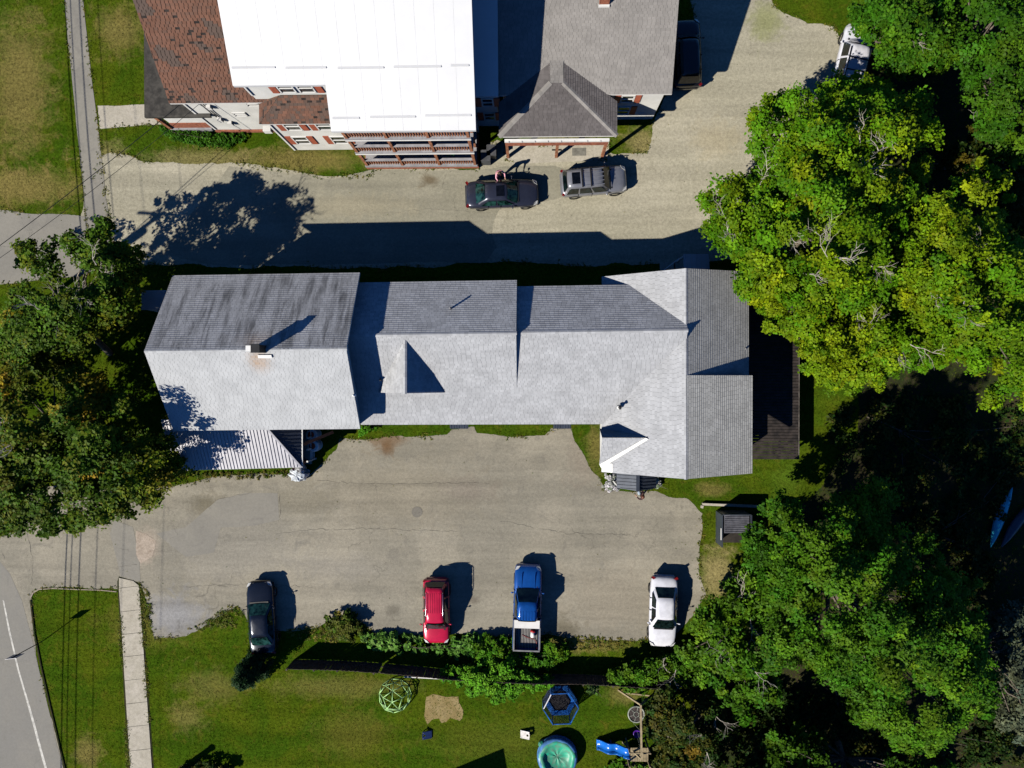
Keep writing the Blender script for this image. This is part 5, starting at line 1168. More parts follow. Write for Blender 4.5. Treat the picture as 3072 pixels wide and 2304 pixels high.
for i in range(9):
    x = x0_+(i+.5)*(x1_-x0_)/9; one(lambda q: q.box((x, (y0_+y1_)/2, 1.2), ((x1_-x0_)/9-.02, y1_-y0_, .035)), 'deck_board', m_lum, ss)
for x in (x0_, x1_):
    for y in (y0_, y1_): one(lambda q: q.box((x, y, .95), (.09, .09, 1.9)), 'post', m_lum, ss)
one(lambda q: q.bar((x0_, y1_, 1.85), (x1_, y1_, 1.85), .06, .09), 'rail', m_lum, ss)
sa, sb = P(1890, 2258, 1.2), P(1790, 2233, .15)
sld = root('slide', (sb.x, sb.y, 0), 'blue wavy plastic slide coming down from the wooden deck', 'slide'); V = []; F = []; ns = 22
ax = (sb-sa); ax.z = 0; sd = Vector((-ax.y, ax.x, 0)).normalized()
for i in range(ns+1):
    f = i/ns; q = sa.lerp(sb, f); q.z = 1.2*(1-f)+.12*f+.10*math.sin(f*2*math.pi*1.9)
    for o_, z in ((-.34, .16), (-.30, .16), (-.27, .02), (.27, .02), (.30, .16), (.34, .16), (.34, 0), (-.34, 0)): V.append(q+sd*o_+Vector((0, 0, z)))
for i in range(ns):
    for k in range(8): F.append((i*8+k, i*8+(k+1) % 8, (i+1)*8+(k+1) % 8, (i+1)*8+k))
F += [tuple(range(7, -1, -1)), tuple(range(ns*8, ns*8+8))]
mk('chute', V, F, M('slide_blue', (.01, .14, .55), .25, .08, 3, spec=.5), sld, True)
for f in (.55,): 
    q = sa.lerp(sb, f); one(lambda b: b.box((q.x, q.y, .3), (.08, .4, .6)), 'support', m_tb, sld)
c = P(1909, 2143, .45); dsw = root('disc_swing', (c.x, c.y, .3), 'round net disc swing hanging from the wooden beam', 'swing')
m_rope = M('rope_grey', (.32, .34, .28), .8); m_web = M('web_brown', (.06, .045, .04), .8, .3, 8)
one(lambda b: torus(b, c, .52, .05, .45, 28, 8), 'rim', m_rope, dsw, True); one(lambda b: b.lathe((c.x, c.y, .425), [(.47, 0), (.47, .02)], 24), 'seat_net', m_web, dsw)
one(lambda b: torus(b, c, .17, .02, .46, 20, 6), 'ring', m_rope, dsw, True)
for k in range(6):
    a_ = k*math.pi/3+.3; d = Vector((math.cos(a_), math.sin(a_), 0)); one(lambda b: b.tube([Vector((c.x, c.y, .46))+d*.17, Vector((c.x, c.y, .46))+d*.5], .016, 5), 'web_strap', m_rope, dsw)
for s in (-1, 1):
    for s2 in (-1, 1): one(lambda b: b.tube([Vector((c.x+s*.36, c.y+s2*.36, .47)), Vector((A.x, c.y+s2*.25, 2.08))], .009, 4), 'rope', m_rope, dsw)
c = P(1911, 2199, .45); psw = root('purple_swing', (c.x, c.y, .3), 'purple plastic swing seat under the wooden beam', 'swing'); m_pur = M('purple_plastic', (.10, .02, .33), .35)
one(lambda b: b.lathe((c.x, c.y, .42), [(.1, 0), (.2, .03), (.27, .12), (.26, .2), (.22, .17), (.17, .06), (.02, .04)], 16), 'seat', m_pur, psw, True)
for s in (-1, 1): one(lambda b: b.tube([Vector((c.x, c.y+s*.19, .6)), Vector((A.x+.01, c.y+s*.2, 2.08))], .01, 4), 'rope', m_rope, psw)
# kayaks in the deep shade at the right
for (pa, pbb, col, lab) in (((3033, 1462), (2968, 1640), (.04, .42, .55), 'blue kayak lying in deep tree shade'), ((3100, 1500), (3000, 1640), (.05, .06, .09), 'dark kayak lying beside the blue one in deep shade')):
    a, b_ = P(*pa, .25), P(*pbb, .25); ky = root('kayak', ((a.x+b_.x)/2, (a.y+b_.y)/2, .02), lab, 'kayak'); d = b_-a; sd = Vector((-d.y, d.x, 0)).normalized(); secs = []
    for i in range(13):
        f = i/12; w_ = .34*math.sin(math.pi*min(max(f, .012), .988))**.8; q = a.lerp(b_, f); ris = .14*(2*f-1)**2
        secs.append([q+sd*w_*x+Vector((0, 0, z*min(1, w_/.2)+ris-.02)) for x, z in ((-1, .05), (-.6, .17), (0, .22), (.6, .17), (1, .05), (.7, -.12), (0, -.2), (-.7, -.12))])
    V = [q for s in secs for q in s]; F = []
    for i in range(12):
        for k in range(8): F.append((i*8+k, i*8+(k+1) % 8, (i+1)*8+(k+1) % 8, (i+1)*8+k))
    mk('hull', V, F, M('hull_'+lab[:4], col, .3, .1, 2), ky, True)

# ------------------------------------------------------------------ vegetation
def leaves(C, Rr, n_per, size, tone, hue, flat=.5, up=.55, seed=1, sub=6):
    """C clump centres (k,3), Rr radii; every clump is a handful of leafy sprays with a common tilt -> leaf quads"""
    r = np.random.default_rng(seed); k = len(C); sub = max(1, min(sub, n_per//3)); m = k*sub; si = np.repeat(np.arange(k), sub)
    d = r.normal(size=(m, 3)); d /= np.linalg.norm(d, axis=1)[:, None]; rr = r.random(m)**.5
    so_ = d*(rr*Rr[si])[:, None]; so_[:, 2] *= flat; sc = C[si]+so_
    sn = d*(1-up)*np.array([1, 1, .6])+np.array([0, 0, 1])*up*1.7+r.normal(size=(m, 3))*.22; sn /= np.linalg.norm(sn, axis=1)[:, None]
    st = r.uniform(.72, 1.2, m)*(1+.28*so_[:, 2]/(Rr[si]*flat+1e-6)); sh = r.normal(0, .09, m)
    per = max(1, n_per//sub); n = m*per; idx = np.repeat(np.arange(m), per); ci = si[idx]
    g = np.clip(r.normal(0, .5, (n, 3)), -1.1, 1.1)*(Rr[ci]*.52)[:, None]; dn = (g*sn[idx]).sum(1)
    pos = sc[idx]+g-sn[idx]*(dn*.6)[:, None]
    nn = sn[idx]+r.normal(size=(n, 3))*.34; nn /= np.linalg.norm(nn, axis=1)[:, None]
    t = np.cross(nn, r.normal(size=(n, 3))); t /= np.linalg.norm(t, axis=1)[:, None]; b = np.cross(nn, t)
    s = size*r.uniform(.55, 1.2, n)[:, None]; l = s*r.uniform(1.0, 1.6, (n, 1))
    V = np.stack([pos-t*s*.5, pos-b*l*.5, pos+t*s*.5, pos+b*l*.6], axis=1).reshape(-1, 3)
    V[:, 2] = np.maximum(V[:, 2], .02)
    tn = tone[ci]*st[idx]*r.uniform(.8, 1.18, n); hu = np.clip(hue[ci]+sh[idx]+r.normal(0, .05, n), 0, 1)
    return V, tn, hu
def polydist(poly, x, y):
    d = np.full(len(x), 1e9)
    for i in range(len(poly)):
        a = np.array(poly[i], float); b = np.array(poly[(i+1) % len(poly)], float); ab = b-a; L2 = (ab**2).sum()
        t = np.clip(((x-a[0])*ab[0]+(y-a[1])*ab[1])/L2, 0, 1); d = np.minimum(d, np.hypot(x-a[0]-ab[0]*t, y-a[1]-ab[1]*t))
    return d
def PV(u, v, h): 
    return np.array([tuple(P(float(a), float(b), float(c))) for a, b, c in zip(u, v, h)])
def tree(name, label, trunk, poly, hlo, hhi, nc, npl, size, mat, hue=(.2, .2), rad=(.5, 1.0), dead=0, seed=1, group=None, cat='tree', dome=160, tw=.22, limbs=26, gaps=.0, under=.35, tone=(.75, 1.15), hotspots=(), flat=.5):
    r = np.random.default_rng(seed); us = [p[0] for p in poly]; vs = [p[1] for p in poly]
    u = r.uniform(min(us), max(us), nc*6); v = r.uniform(min(vs), max(vs), nc*6); ins = pip(poly, u, v); u, v = u[ins], v[ins]
    if gaps:
        g = np.sin(u*.021+seed)+np.sin(v*.024+seed*2.1)+np.sin((u+v)*.013+seed*.7)+np.sin((u-v)*.037+1.3*seed)*.8
        keep = g < np.quantile(g, 1-gaps); u, v = u[keep], v[keep]
    u, v = u[:nc], v[:nc]; d = polydist(poly, u, v); dm = np.clip(d/dome, 0, 1)**.55
    lump = .5+.5*np.sin(u*.03+seed*3)*np.sin(v*.033+seed)
    h = hlo+(hhi-hlo)*dm*(.62+.38*lump)*r.uniform(.86, 1.04, len(u)); dn = r.random(len(u)) < under; h[dn] *= r.uniform(.45, .85, dn.sum())
    C = PV(u, v, h); Rr = r.uniform(rad[0], rad[1], len(u)); edge = d < 22; Rr[edge] *= .72
    hu = np.clip(r.normal(hue[0], hue[1], len(u))+.12*np.sin(u*.011+v*.007+seed), 0, 1); to = r.uniform(tone[0], tone[1], len(u))
    for (hu_, hv, hr_, val) in hotspots:
        k = np.hypot(u-hu_, v-hv) < hr_; hu[k] = np.clip(val+r.normal(0, .12, k.sum()), 0, 1)
    b0 = P(*trunk); t = root(name, (b0.x, b0.y, 0), label, cat, group)
    V, tn, hh = leaves(C, Rr, npl, size, to, hu, flat, seed=seed)
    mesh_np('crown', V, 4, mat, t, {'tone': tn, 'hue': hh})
    top = Vector((C[:, 0].mean(), C[:, 1].mean(), h.mean()*.8)); fork = b0.lerp(top, .45); fork.z = max(.35*hhi, .5)
    tb = MB(); tb.tube([b0, b0.lerp(fork, .5)+Vector((.05, .04, 0)), fork], [tw, tw*.85, tw*.75], 8)
    sel = r.choice(len(C), min(limbs, len(C)), replace=False)
    for i in sel:
        q = Vector(C[i]); mid = fork.lerp(q, .55)+Vector((r.normal(0, .3), r.normal(0, .3), .25+.1*hhi*r.random())); mid.z = min(mid.z, max(q.z, fork.z))
        tb.tube([fork, mid, q-Vector((0, 0, .1))], [tw*.42, tw*.22, .02], 5, False)
    tb.build('trunk', m_bark, t, True)
    if dead:
        for k in range(dead):
            i = int(r.integers(len(C))); 
            for _ in range(12):
                if d[i] > 40 and h[i] > hhi*.62: break
                i = int(r.integers(len(C)))
            base = Vector(C[i])+Vector((0, 0, .1)); a_ = r.uniform(0, 6.28); bb = MB()
            def grow(p, ang, ln, rr, lev):
                pts = [p]; cur = p; 
                for s_ in range(3): ang2 = ang+r.normal(0, .25); cur = cur+Vector((math.cos(ang2)*ln/3, math.sin(ang2)*ln/3, r.uniform(.02, .22)*ln/3+.05)); pts.append(cur)
                bb.tube(pts, [rr, rr*.8, rr*.6, rr*.4], 5, False)
                if lev:
                    for q_ in (pts[1], pts[2], pts[3], pts[3]): grow(q_, ang+r.choice((-1, 1))*r.uniform(.3, 1.0), ln*r.uniform(.45, .7), rr*.55, lev-1)
            grow(base, a_, r.uniform(.7, 1.35), r.uniform(.025, .045), 2); bb.build('dead_branch', m_dead, t)
    return t
lm_y = leafmat('leaf_yellow_green', (.07, .195, .003), (.25, .29, .004)); lm_g = leafmat('leaf_green', (.042, .148, .005), (.115, .195, .006))
lm_d = leafmat('leaf_dark_green', (.020, .055, .006), (.20, .13, .012)); lm_m = leafmat('leaf_maple', (.055, .122, .005), (.32, .2, .010)); lm_v = leafmat('leaf_vine', (.075, .25, .008), (.14, .33, .015))
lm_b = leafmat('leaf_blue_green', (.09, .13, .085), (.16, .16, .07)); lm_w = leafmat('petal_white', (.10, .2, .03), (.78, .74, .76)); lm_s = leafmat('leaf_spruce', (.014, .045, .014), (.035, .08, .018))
lm_h = leafmat('leaf_herb', (.06, .17, .015), (.16, .28, .06)); lm_r = leafmat('leaf_shrub', (.05, .10, .006), (.20, .16, .03))
# left maples
tree('maple_tree', 'maple with bare pale branches at the left edge by the gravel', (330, 1060), [(-20, 1060), (0, 980), (28, 910), (60, 820), (64, 715), (95, 725), (105, 770), (150, 735), (180, 735), (205, 690), (242, 720), (285, 660), (312, 652), (340, 695), (352, 745), (400, 722), (418, 765), (428, 800), (402, 850), (412, 900), (380, 960), (300, 1000), (250, 1050), (150, 1060), (0, 1070)], 4.6, 9.8, 300, 140, .15, lm_m, (.06, .05), (.45, .85), 9, 3, 'left edge maples', gaps=.24, hotspots=((10, 930, 40, .3),))
tree('maple_tree', 'darker maple touched with orange above the lower left driveway', (400, 1370), [(-120, 1080), (0, 1090), (120, 1060), (250, 1100), (330, 1150), (425, 1190), (440, 1240), (430, 1290), (520, 1330), (560, 1380), (545, 1440), (540, 1490), (500, 1508), (430, 1495), (400, 1525), (405, 1558), (340, 1575), (300, 1575), (215, 1592), (180, 1560), (182, 1615), (100, 1595), (0, 1605), (-120, 1600)], 3.6, 10.3, 330, 200, .155, lm_m, (.07, .06), (.5, 1.0), 5, 5, 'left edge maples', gaps=.14, tone=(.65, 1.15), hotspots=((240, 1250, 22, .85), (190, 1210, 30, .4), (80, 1290, 35, .35), (290, 1395, 25, .8), (10, 1150, 35, .75), (270, 1170, 30, .5)))
# big yellow-green trees at the right
tree('box_elder_tree', 'broad yellow-green tree overhanging the drive and the east roof', (2330, 800), [(2092, 490), (2120, 500), (2160, 560), (2190, 525), (2260, 540), (2272, 440), (2258, 345), (2300, 300), (2380, 262), (2440, 250), (2485, 228), (2520, 250), (2600, 238), (2640, 255), (2700, 262), (2770, 295), (2800, 335), (2815, 400), (2790, 500), (2760, 620), (2720, 760), (2690, 860), (2560, 930), (2440, 960), (2360, 985), (2300, 950), (2272, 900), (2205, 832), (2180, 790), (2160, 725), (2112, 690), (2122, 620), (2090, 580)], 4.2, 12.0, 430, 300, .135, lm_y, (.22, .2), (.5, .95), 15, 7, 'right side yellow-green trees', gaps=.14)
tree('box_elder_tree', 'yellow-green tree spreading to the right picture edge', (2560, 850), [(2780, 560), (2850, 560), (2900, 500), (2950, 480), (3040, 540), (3030, 600), (3000, 650), (3060, 720), (3160, 760), (3160, 1230), (3072, 1215), (3020, 1185), (2962, 1235), (2975, 1110), (2900, 1120), (2850, 1090), (2760, 1010), (2700, 880), (2730, 740)], 5.5, 12.0, 230, 300, .135, lm_y, (.3, .2), (.5, .95), 4, 9, 'right side yellow-green trees', gaps=.06)
tree('box_elder_tree', 'low yellow-green tree beside the dark raised deck', (2440, 950), [(2300, 930), (2360, 960), (2440, 940), (2560, 900), (2700, 860), (2790, 1000), (2850, 1085), (2760, 1105), (2700, 1100), (2650, 1150), (2600, 1130), (2572, 1175), (2480, 1150), (2410, 1120), (2402, 1010), (2340, 990)], 3.6, 8.5, 210, 300, .135, lm_y, (.32, .2), (.45, .85), 4, 11, 'right side yellow-green trees', gaps=.05)
tree('ash_tree', 'green tree shading the white car at the top right', (2600, 150), [(2560, -60), (2566, 30), (2578, 85), (2605, 112), (2635, 135), (2655, 190), (2710, 215), (2780, 210), (2850, 180), (2900, 60), (2880, -60)], 3.4, 8.5, 150, 230, .15, lm_g, (.25, .2), (.5, .95), 1, 13, 'upper right trees', tone=(.6, 1.05))
tree('ash_tree', 'dark green tree filling the top right corner', (2720, 180), [(2850, -80), (2880, 60), (2850, 180), (2900, 260), (2880, 340), (2960, 400), (3040, 480), (3180, 500), (3180, -80)], 4.0, 9.0, 170, 230, .15, lm_g, (.2, .2), (.5, .95), 1, 15, 'upper right trees', gaps=.12, tone=(.5, 1.0))
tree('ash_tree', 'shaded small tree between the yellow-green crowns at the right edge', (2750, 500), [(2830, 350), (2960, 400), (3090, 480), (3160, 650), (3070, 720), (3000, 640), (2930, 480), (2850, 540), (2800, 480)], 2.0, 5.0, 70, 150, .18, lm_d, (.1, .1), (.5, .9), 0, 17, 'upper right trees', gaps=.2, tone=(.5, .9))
# lower right
tree('maple_tree', 'tall green maple filling the lower right', (2350, 1660), [(2250, 1570), (2300, 1510), (2450, 1450), (2560, 1485), (2640, 1445), (2680, 1500), (2650, 1560), (2720, 1600), (2860, 1572), (2800, 1645), (2850, 1740), (2930, 1752), (2870, 1820), (2960, 1880), (2950, 1980), (2990, 2060), (2960, 2150), (2870, 2200), (2800, 2250), (2700, 2235), (2650, 2180), (2570, 2160), (2550, 2090), (2412, 2098), (2380, 2030), (2300, 2000), (2280, 1900), (2290, 1800), (2262, 1700), (2235, 1640)], 4.5, 13.0, 500, 260, .135, lm_g, (.28, .2), (.45, .9), 1, 19, 'lower right trees', gaps=.27, dome=200, under=.4, tone=(.55, 1.15))
tree('maple_tree', 'smaller maple crown added inside the tall one to shade the kayaks', (2480, 1780), [(2720, 1780), (2850, 1740), (2930, 1752), (2880, 1820), (2960, 1880), (2950, 1980), (2985, 2060), (2900, 2120), (2760, 2060), (2700, 1900)], 6.0, 10.0, 110, 220, .135, lm_g, (.3, .2), (.5, .9), 0, 20, 'lower right trees', dome=80)  # extra crown, put in to close a gap and shade the kayaks
tree('birch_tree', 'loose leafy birch leaning over the white sedan', (2180, 1850), [(2030, 1935), (2060, 1880), (2095, 1850), (2120, 1790), (2180, 1765), (2230, 1700), (2285, 1655), (2330, 1700), (2320, 1900), (2350, 2000), (2330, 2100), (2220, 2170), (2160, 2080), (2090, 2030), (2060, 1985)], 2.4, 7.5, 170, 150, .16, lm_g, (.3, .2), (.4, .75), 5, 21, 'lower right trees', gaps=.2)
tree('sapling', 'low leafy saplings over the fence below the white sedan', (2030, 2040), [(1820, 2040), (1830, 2015), (1880, 1998), (1985, 1970), (2050, 1965), (2110, 2000), (2150, 2060), (2010, 2060), (1900, 2078)], .8, 2.2, 110, 120, .13, lm_g, (.35, .2), (.28, .5), 2, 22, None, 'shrub', gaps=.12, dome=60, tw=.05, limbs=12)
tree('shrub', 'blue-green willow shrub at the lower right edge', (2760, 1880), [(2980, 1850), (3060, 1780), (3150, 1800), (3150, 2250), (3020, 2200), (2990, 2100), (2960, 1980)], 1.5, 5.0, 75, 150, .15, lm_b, (.25, .25), (.45, .8), 0, 23, None, 'shrub', gaps=.15, tone=(.5, .9))
tree('shrub', 'green shrub hiding the foot of the wooden swing frame', (1890, 2270), [(1820, 2290), (1860, 2262), (1900, 2275), (1960, 2290), (1990, 2320), (1830, 2330)], .4, 1.6, 36, 140, .13, lm_g, (.5, .15), (.25, .4), 0, 25, 'shrubs at the lawn corner', 'shrub', dome=50)
tree('shrub', 'dark tangled shrub with orange leaves right of the swing frame', (2000, 2200), [(1940, 2110), (2000, 2060), (2090, 2090), (2160, 2080), (2200, 2170), (2170, 2304), (2100, 2350), (1960, 2330), (1985, 2260), (1950, 2200)], 1.0, 4.6, 190, 130, .14, lm_d, (.06, .1), (.35, .65), 5, 27, 'shrubs at the lawn corner', 'shrub', gaps=.2, dome=90, tone=(.6, 1.1), hotspots=((2185, 2140, 25, .95), (2080, 2245, 16, .9), (2060, 2110, 10, .8)))
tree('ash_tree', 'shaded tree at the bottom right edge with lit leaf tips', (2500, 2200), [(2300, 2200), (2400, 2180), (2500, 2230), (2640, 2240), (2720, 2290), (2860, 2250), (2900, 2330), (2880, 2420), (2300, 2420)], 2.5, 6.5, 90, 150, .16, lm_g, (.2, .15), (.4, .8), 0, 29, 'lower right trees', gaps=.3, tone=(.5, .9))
tree('ash_tree', 'crown just beyond the lower edge that darkens the corner woods', (2150, 2560), [(2080, 2420), (2700, 2420), (2750, 2700), (2080, 2700)], 4, 8.5, 150, 110, .22, lm_g, (.2, .1), (.7, 1.1), 0, 30, 'lower right trees')
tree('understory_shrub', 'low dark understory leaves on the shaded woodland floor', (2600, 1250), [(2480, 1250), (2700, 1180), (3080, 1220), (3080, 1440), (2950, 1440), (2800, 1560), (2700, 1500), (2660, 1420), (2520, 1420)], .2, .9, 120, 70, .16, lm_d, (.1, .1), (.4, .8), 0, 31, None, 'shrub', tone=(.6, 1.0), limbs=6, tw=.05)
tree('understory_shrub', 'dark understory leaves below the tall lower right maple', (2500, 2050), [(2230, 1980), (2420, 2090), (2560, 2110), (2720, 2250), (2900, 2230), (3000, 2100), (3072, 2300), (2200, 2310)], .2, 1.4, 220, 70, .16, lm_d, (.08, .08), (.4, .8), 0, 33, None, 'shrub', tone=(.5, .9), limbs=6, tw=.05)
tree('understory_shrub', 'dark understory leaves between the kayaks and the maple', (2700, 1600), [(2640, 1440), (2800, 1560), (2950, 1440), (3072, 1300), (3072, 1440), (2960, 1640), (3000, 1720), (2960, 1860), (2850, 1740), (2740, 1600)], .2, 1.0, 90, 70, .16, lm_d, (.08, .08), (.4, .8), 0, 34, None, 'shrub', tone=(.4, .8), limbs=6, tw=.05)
p = P(450, 2375); wp_ = root('wooden_post', (p.x, p.y, 0), 'stout wooden post beyond the lower edge shading the lawn', 'post')
one(lambda q: q.tube([(p.x, p.y, 0), (p.x, p.y, 3.9)], [.2, .19], 10), 'post_shaft', m_bark, wp_, True); one(lambda q: q.lathe((p.x, p.y, 3.9), [(.24, 0), (.24, .06), (.05, .12)], 10), 'post_cap', m_bark, wp_)
tree('shrub', 'low dark shrub cut by the lower picture edge', (620, 2310), [(545, 2300), (580, 2285), (625, 2278), (680, 2292), (700, 2310), (690, 2340), (540, 2340)], .3, .9, 45, 110, .1, lm_d, (.1, .1), (.22, .36), 0, 72, None, 'shrub', dome=40, limbs=5, tw=.03)
# evergreen, shrubs, vines, flowers
b0 = P(776, 1990); tz = root('evergreen_shrub', (b0.x, b0.y, 0), 'rounded dark evergreen shrub behind the black sedan', 'shrub'); r = np.random.default_rng(40); k = 150
zz = r.uniform(.15, 3.0, k); rr = 1.05*np.clip(1-zz/3.4, .05, 1)**.6*r.uniform(.55, 1, k); aa = r.uniform(0, 6.28, k); C = np.stack([b0.x+rr*np.cos(aa), b0.y+rr*np.sin(aa), zz], 1)
V, tn, hh = leaves(C, np.full(k, .28), 110, .085, r.uniform(.7, 1.1, k), r.uniform(0, .5, k), .7, .4, 41); mesh_np('crown', V, 4, lm_s, tz, {'tone': tn, 'hue': hh}); one(lambda q: q.tube([b0, b0+Vector((0, 0, 2.6))], [.09, .03], 6), 'trunk', m_bark, tz)
tree('shrub', 'yellowish round shrub at the lot edge beside the fence', (1030, 1880), [(985, 1850), (1010, 1838), (1050, 1838), (1080, 1860), (1095, 1900), (1060, 1925), (1000, 1910), (975, 1890)], .25, 1.1, 60, 120, .1, lm_r, (.35, .3), (.22, .36), 0, 43, 'shrubs along the fence', 'shrub', dome=45, limbs=8, tw=.04)
tree('rhubarb_row', 'row of broad-leaved plants along the fence before the red car', (1200, 1940), [(1085, 1905), (1140, 1900), (1200, 1905), (1262, 1912), (1275, 1932), (1350, 1930), (1372, 1915), (1420, 1905), (1470, 1915), (1530, 1905), (1540, 1985), (1400, 1975), (1280, 1960), (1150, 1950), (1090, 1935)], .15, .6, 130, 26, .24, lm_h, (.3, .25), (.2, .35), 0, 45, None, 'plants', dome=30, limbs=4, tw=.03, under=.2, tone=(.9, 1.5))
tree('vine', 'bright green vine spilling over the board fence', (1500, 2020), [(1350, 2000), (1440, 1985), (1540, 1970), (1560, 2010), (1620, 2030), (1675, 2040), (1640, 2065), (1570, 2072), (1550, 2090), (1500, 2108), (1470, 2110), (1450, 2085), (1400, 2085), (1390, 2060), (1345, 2040), (1310, 2030)], .7, 1.75, 170, 120, .11, lm_v, (.4, .25), (.22, .4), 0, 47, None, 'vine', dome=40, limbs=10, tw=.04, under=.3)
tree('hedge_shrub', 'leafy shrub swallowing the tail of the blue pickup', (1580, 1975), [(1400, 1930), (1450, 1912), (1520, 1912), (1545, 1935), (1560, 1962), (1630, 1960), (1640, 1925), (1690, 1930), (1715, 1965), (1680, 2000), (1560, 2010), (1420, 1985)], .3, 1.2, 130, 110, .11, lm_g, (.3, .25), (.25, .42), 0, 49, 'shrubs along the fence', 'shrub', dome=45, limbs=8, tw=.04, tone=(.9, 1.4))
tree('daylily_bed', 'bed of long green daylily leaves along the white house foundation', (620, 425), [(480, 385), (500, 372), (520, 388), (600, 400), (660, 400), (740, 402), (728, 425), (680, 440), (600, 432), (520, 415)], .15, .5, 130, 34, .1, lm_v, (.15, .2), (.25, .4), 0, 51, None, 'plants', dome=25, limbs=3, tw=.02, tone=(.35, .6))
for i, (poly, lab, nn) in enumerate((([(1815, 1425), (1850, 1424), (1850, 1462), (1858, 1468), (1830, 1476), (1812, 1460), (1822, 1440)], 'dense white flower clump left of the door canopy', 60), ([(1970, 1432), (1980, 1440), (1980, 1462), (1969, 1464)], 'thin white flower clump right of the door canopy', 14))):
    tree('white_flowers', lab, ((1836, 1455), (1974, 1450))[i], poly, .2, .6, nn, 80, .055, lm_w, (.78 if i == 0 else .5, .25), (.14, .24), 0, 53+i, 'flowers beside the canopy', 'flowers', dome=20, limbs=3, tw=.015, tone=(.8, 1.1))
tree('hosta_plant', 'pale hosta plant at the fence foot beside the trampoline', (1770, 2068), [(1750, 2055), (1765, 2048), (1795, 2055), (1798, 2072), (1770, 2082)], .1, .4, 20, 16, .17, lm_h, (.7, .25), (.15, .25), 0, 57, None, 'plants', dome=20, limbs=2, tw=.02)
tree('climber_plant', 'leafy climber at the south wall between the porch and first awning', (1110, 1290), [(1072, 1285), (1100, 1280), (1135, 1284), (1120, 1300), (1082, 1308)], .2, .7, 22, 60, .08, lm_v, (.2, .2), (.15, .25), 0, 58, None, 'plants', dome=20, limbs=2, tw=.02)
tree('weed_plant', 'weeds along the wall foot behind the metal porch', (780, 1420), [(560, 1425), (600, 1412), (680, 1415), (860, 1412), (860, 1430), (760, 1440), (700, 1432), (640, 1438)], .04, .16, 60, 40, .06, lm_r, (.45, .3), (.1, .22), 0, 59, None, 'plants', dome=12, limbs=2, tw=.01)

for i, (pl_, sx, lab, nn) in enumerate((([(560, 1890), (620, 1860), (655, 1835), (700, 1810), (735, 1840), (745, 1890), (700, 1890), (640, 1880)], (650, 1870), 'dry weeds creeping over the lot edge left of the black sedan', 110), ([(860, 1890), (960, 1875), (1000, 1905), (1080, 1915), (1090, 1935), (980, 1925), (880, 1915)], (960, 1900), 'rough grass and weeds between the black sedan and the fence', 90), ([(1690, 1905), (1800, 1912), (1950, 1915), (1945, 1945), (1800, 1950), (1700, 1950)], (1800, 1930), 'yellowing weeds between the blue pickup and the white sedan', 120), ([(430, 1765), (446, 1770), (455, 1830), (452, 1900), (436, 1900), (430, 1830)], (440, 1830), 'weeds along the right side of the sidewalk slabs', 50))):
    tree('weed_plant', lab, sx, pl_, .02, .09, nn, 26, .05, lm_r, (.5, .3), (.1, .22), 0, 160+i, 'weeds at the lot edges', 'plants', dome=18, limbs=2, tw=.01, tone=(.8, 1.6), gaps=.25, flat=.25)
# ------------------------------------------------------------------ grass blades and fallen leaves (uncountable)
n = 330000; r = np.random.default_rng(60)
x = r.uniform(-36, 35, n); y = r.uniform(-26, 26, n); ok = np.ones(n, bool)
for poly in HARD:
    # keep off hard surfaces, with a few blades creeping over the edge
    ok &= ~pip(poly, x+r.normal(0, .05, n), y+r.normal(0, .05, n))
for (ax0, ax1, ay0, ay1) in ((-20.2, 13.2, -2.6, 5.6), (4.6, 13.2, -5.5, 6.1), (-23.6, -3, 16.0, 30), (-14, -3.3, 13.8, 30), (-2, 8.2, 16.9, 30)): ok &= ~((x > ax0) & (x < ax1) & (y > ay0) & (y < ay1))
x, y = x[ok], y[ok]; n = len(x); clump = .5+.5*np.sin(x*1.3+np.sin(y*.9)*2)*np.sin(y*1.7+x*.4)
h = r.uniform(.012, .04, n)*(.7+.6*clump); a = r.uniform(0, 6.28, n); w_ = r.uniform(.018, .04, n); le = r.normal(0, .07, (n, 2))
p0 = np.stack([x-np.cos(a)*w_, y-np.sin(a)*w_, np.full(n, .004)], 1); p1 = np.stack([x+np.cos(a)*w_, y+np.sin(a)*w_, np.full(n, .004)], 1); p2 = np.stack([x+le[:, 0], y+le[:, 1], h], 1)
V = np.stack([p0, p1, p2], 1).reshape(-1, 3)
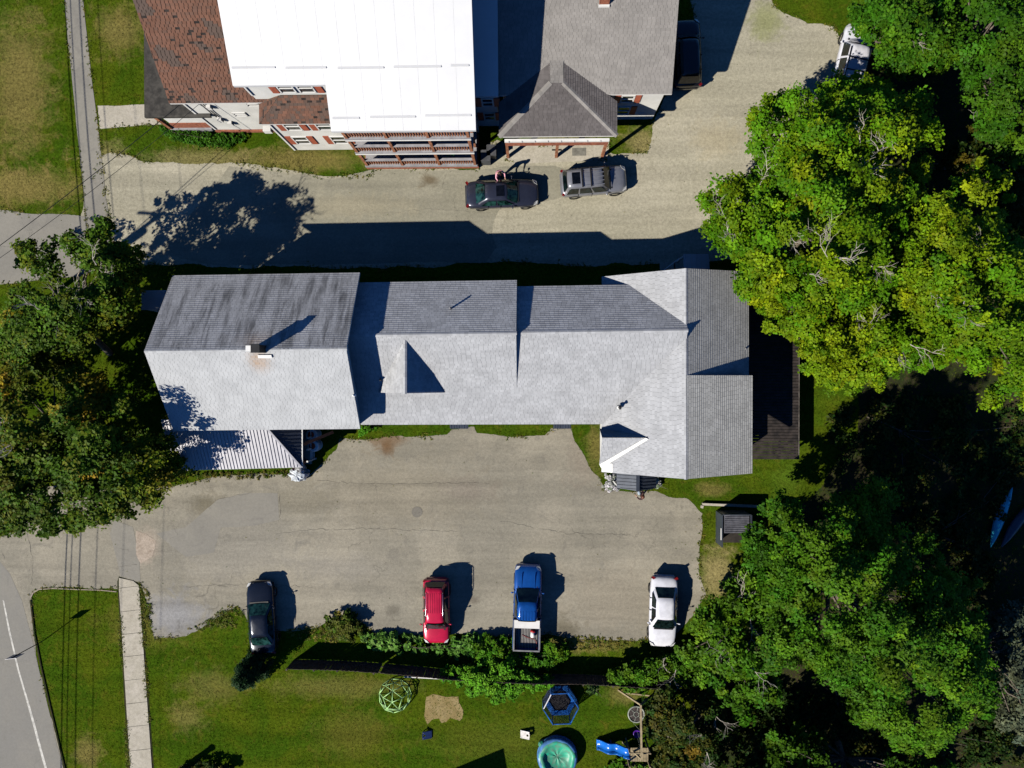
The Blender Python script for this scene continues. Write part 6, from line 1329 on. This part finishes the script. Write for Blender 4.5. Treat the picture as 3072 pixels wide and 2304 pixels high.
gr = mesh_np('grass', V, 3, m_grass); tag(gr, 'short mown grass with dry patches around the lots', 'grass', None, 'stuff')
# tufts hugging the edges of paving
pts = []; gap = r.random(4000)
wk = [P(u, v) for u, v in ((354, 1735), (396, 2420))], [P(u, v) for u, v in ((420, 1750), (462, 2420))]
walkpts = [tuple(q[0].lerp(q[1], i/160).xy) for q in wk for i in range(160)]
for poly in [HARD[i] for i in EDGE if i != 'walk']+[walkpts, walkpts, walkpts]:
    k = len(poly); sel = [i for i in r.integers(0, k, int(k*1.5)) if gap[i//9] < .55]
    for i in sel:
        q = poly[i]; 
        if abs(q[0]) < 36 and abs(q[1]) < 27: pts.append((q[0]+r.normal(0, .1), q[1]+r.normal(0, .1)))
pts = np.array(pts); kk = len(pts); C = np.stack([pts[:, 0], pts[:, 1], np.full(kk, .03)], 1)
V, tn, hh = leaves(C, r.uniform(.05, .14, kk), 12, .045, r.uniform(.9, 1.5, kk), np.clip(r.normal(.45, .3, kk), 0, 1), .4, .4, 61)
tag(mesh_np('edge_weeds', V, 4, lm_r, None, {'tone': tn, 'hue': hh}), 'ragged weeds along the paving edges', 'weeds', None, 'stuff')
nf = 700; fx = r.uniform(-34, 30, nf); fy_ = r.uniform(-25, 24, nf); C = np.stack([fx, fy_, np.full(nf, .022)], 1)
V, tn, hh = leaves(C, np.full(nf, .02), 1, .05, r.uniform(.6, 1.6, nf), r.uniform(0, 1, nf), .05, .95, 62)
tag(mesh_np('fallen_leaves', V, 4, lm_r, None, {'tone': tn, 'hue': hh}), 'scattered small leaves and litter on the ground', 'leaves', None, 'stuff')
ng = 1500; fx = r.uniform(-34, 20, ng); fy_ = r.uniform(-18, 16, ng); C = np.stack([fx, fy_, np.full(ng, .026)], 1); inn = np.zeros(ng, bool)
for poly in HARD[:2]: inn |= pip(poly, fx, fy_)
C = C[inn]; V, tn, hh = leaves(C, np.full(len(C), .01), 1, .045, np.ones(len(C)), np.ones(len(C)), .05, .95, 63)
tag(mesh_np('gravel', V, 4, m_stone, None), 'loose small stones on the lots', 'gravel', None, 'stuff')
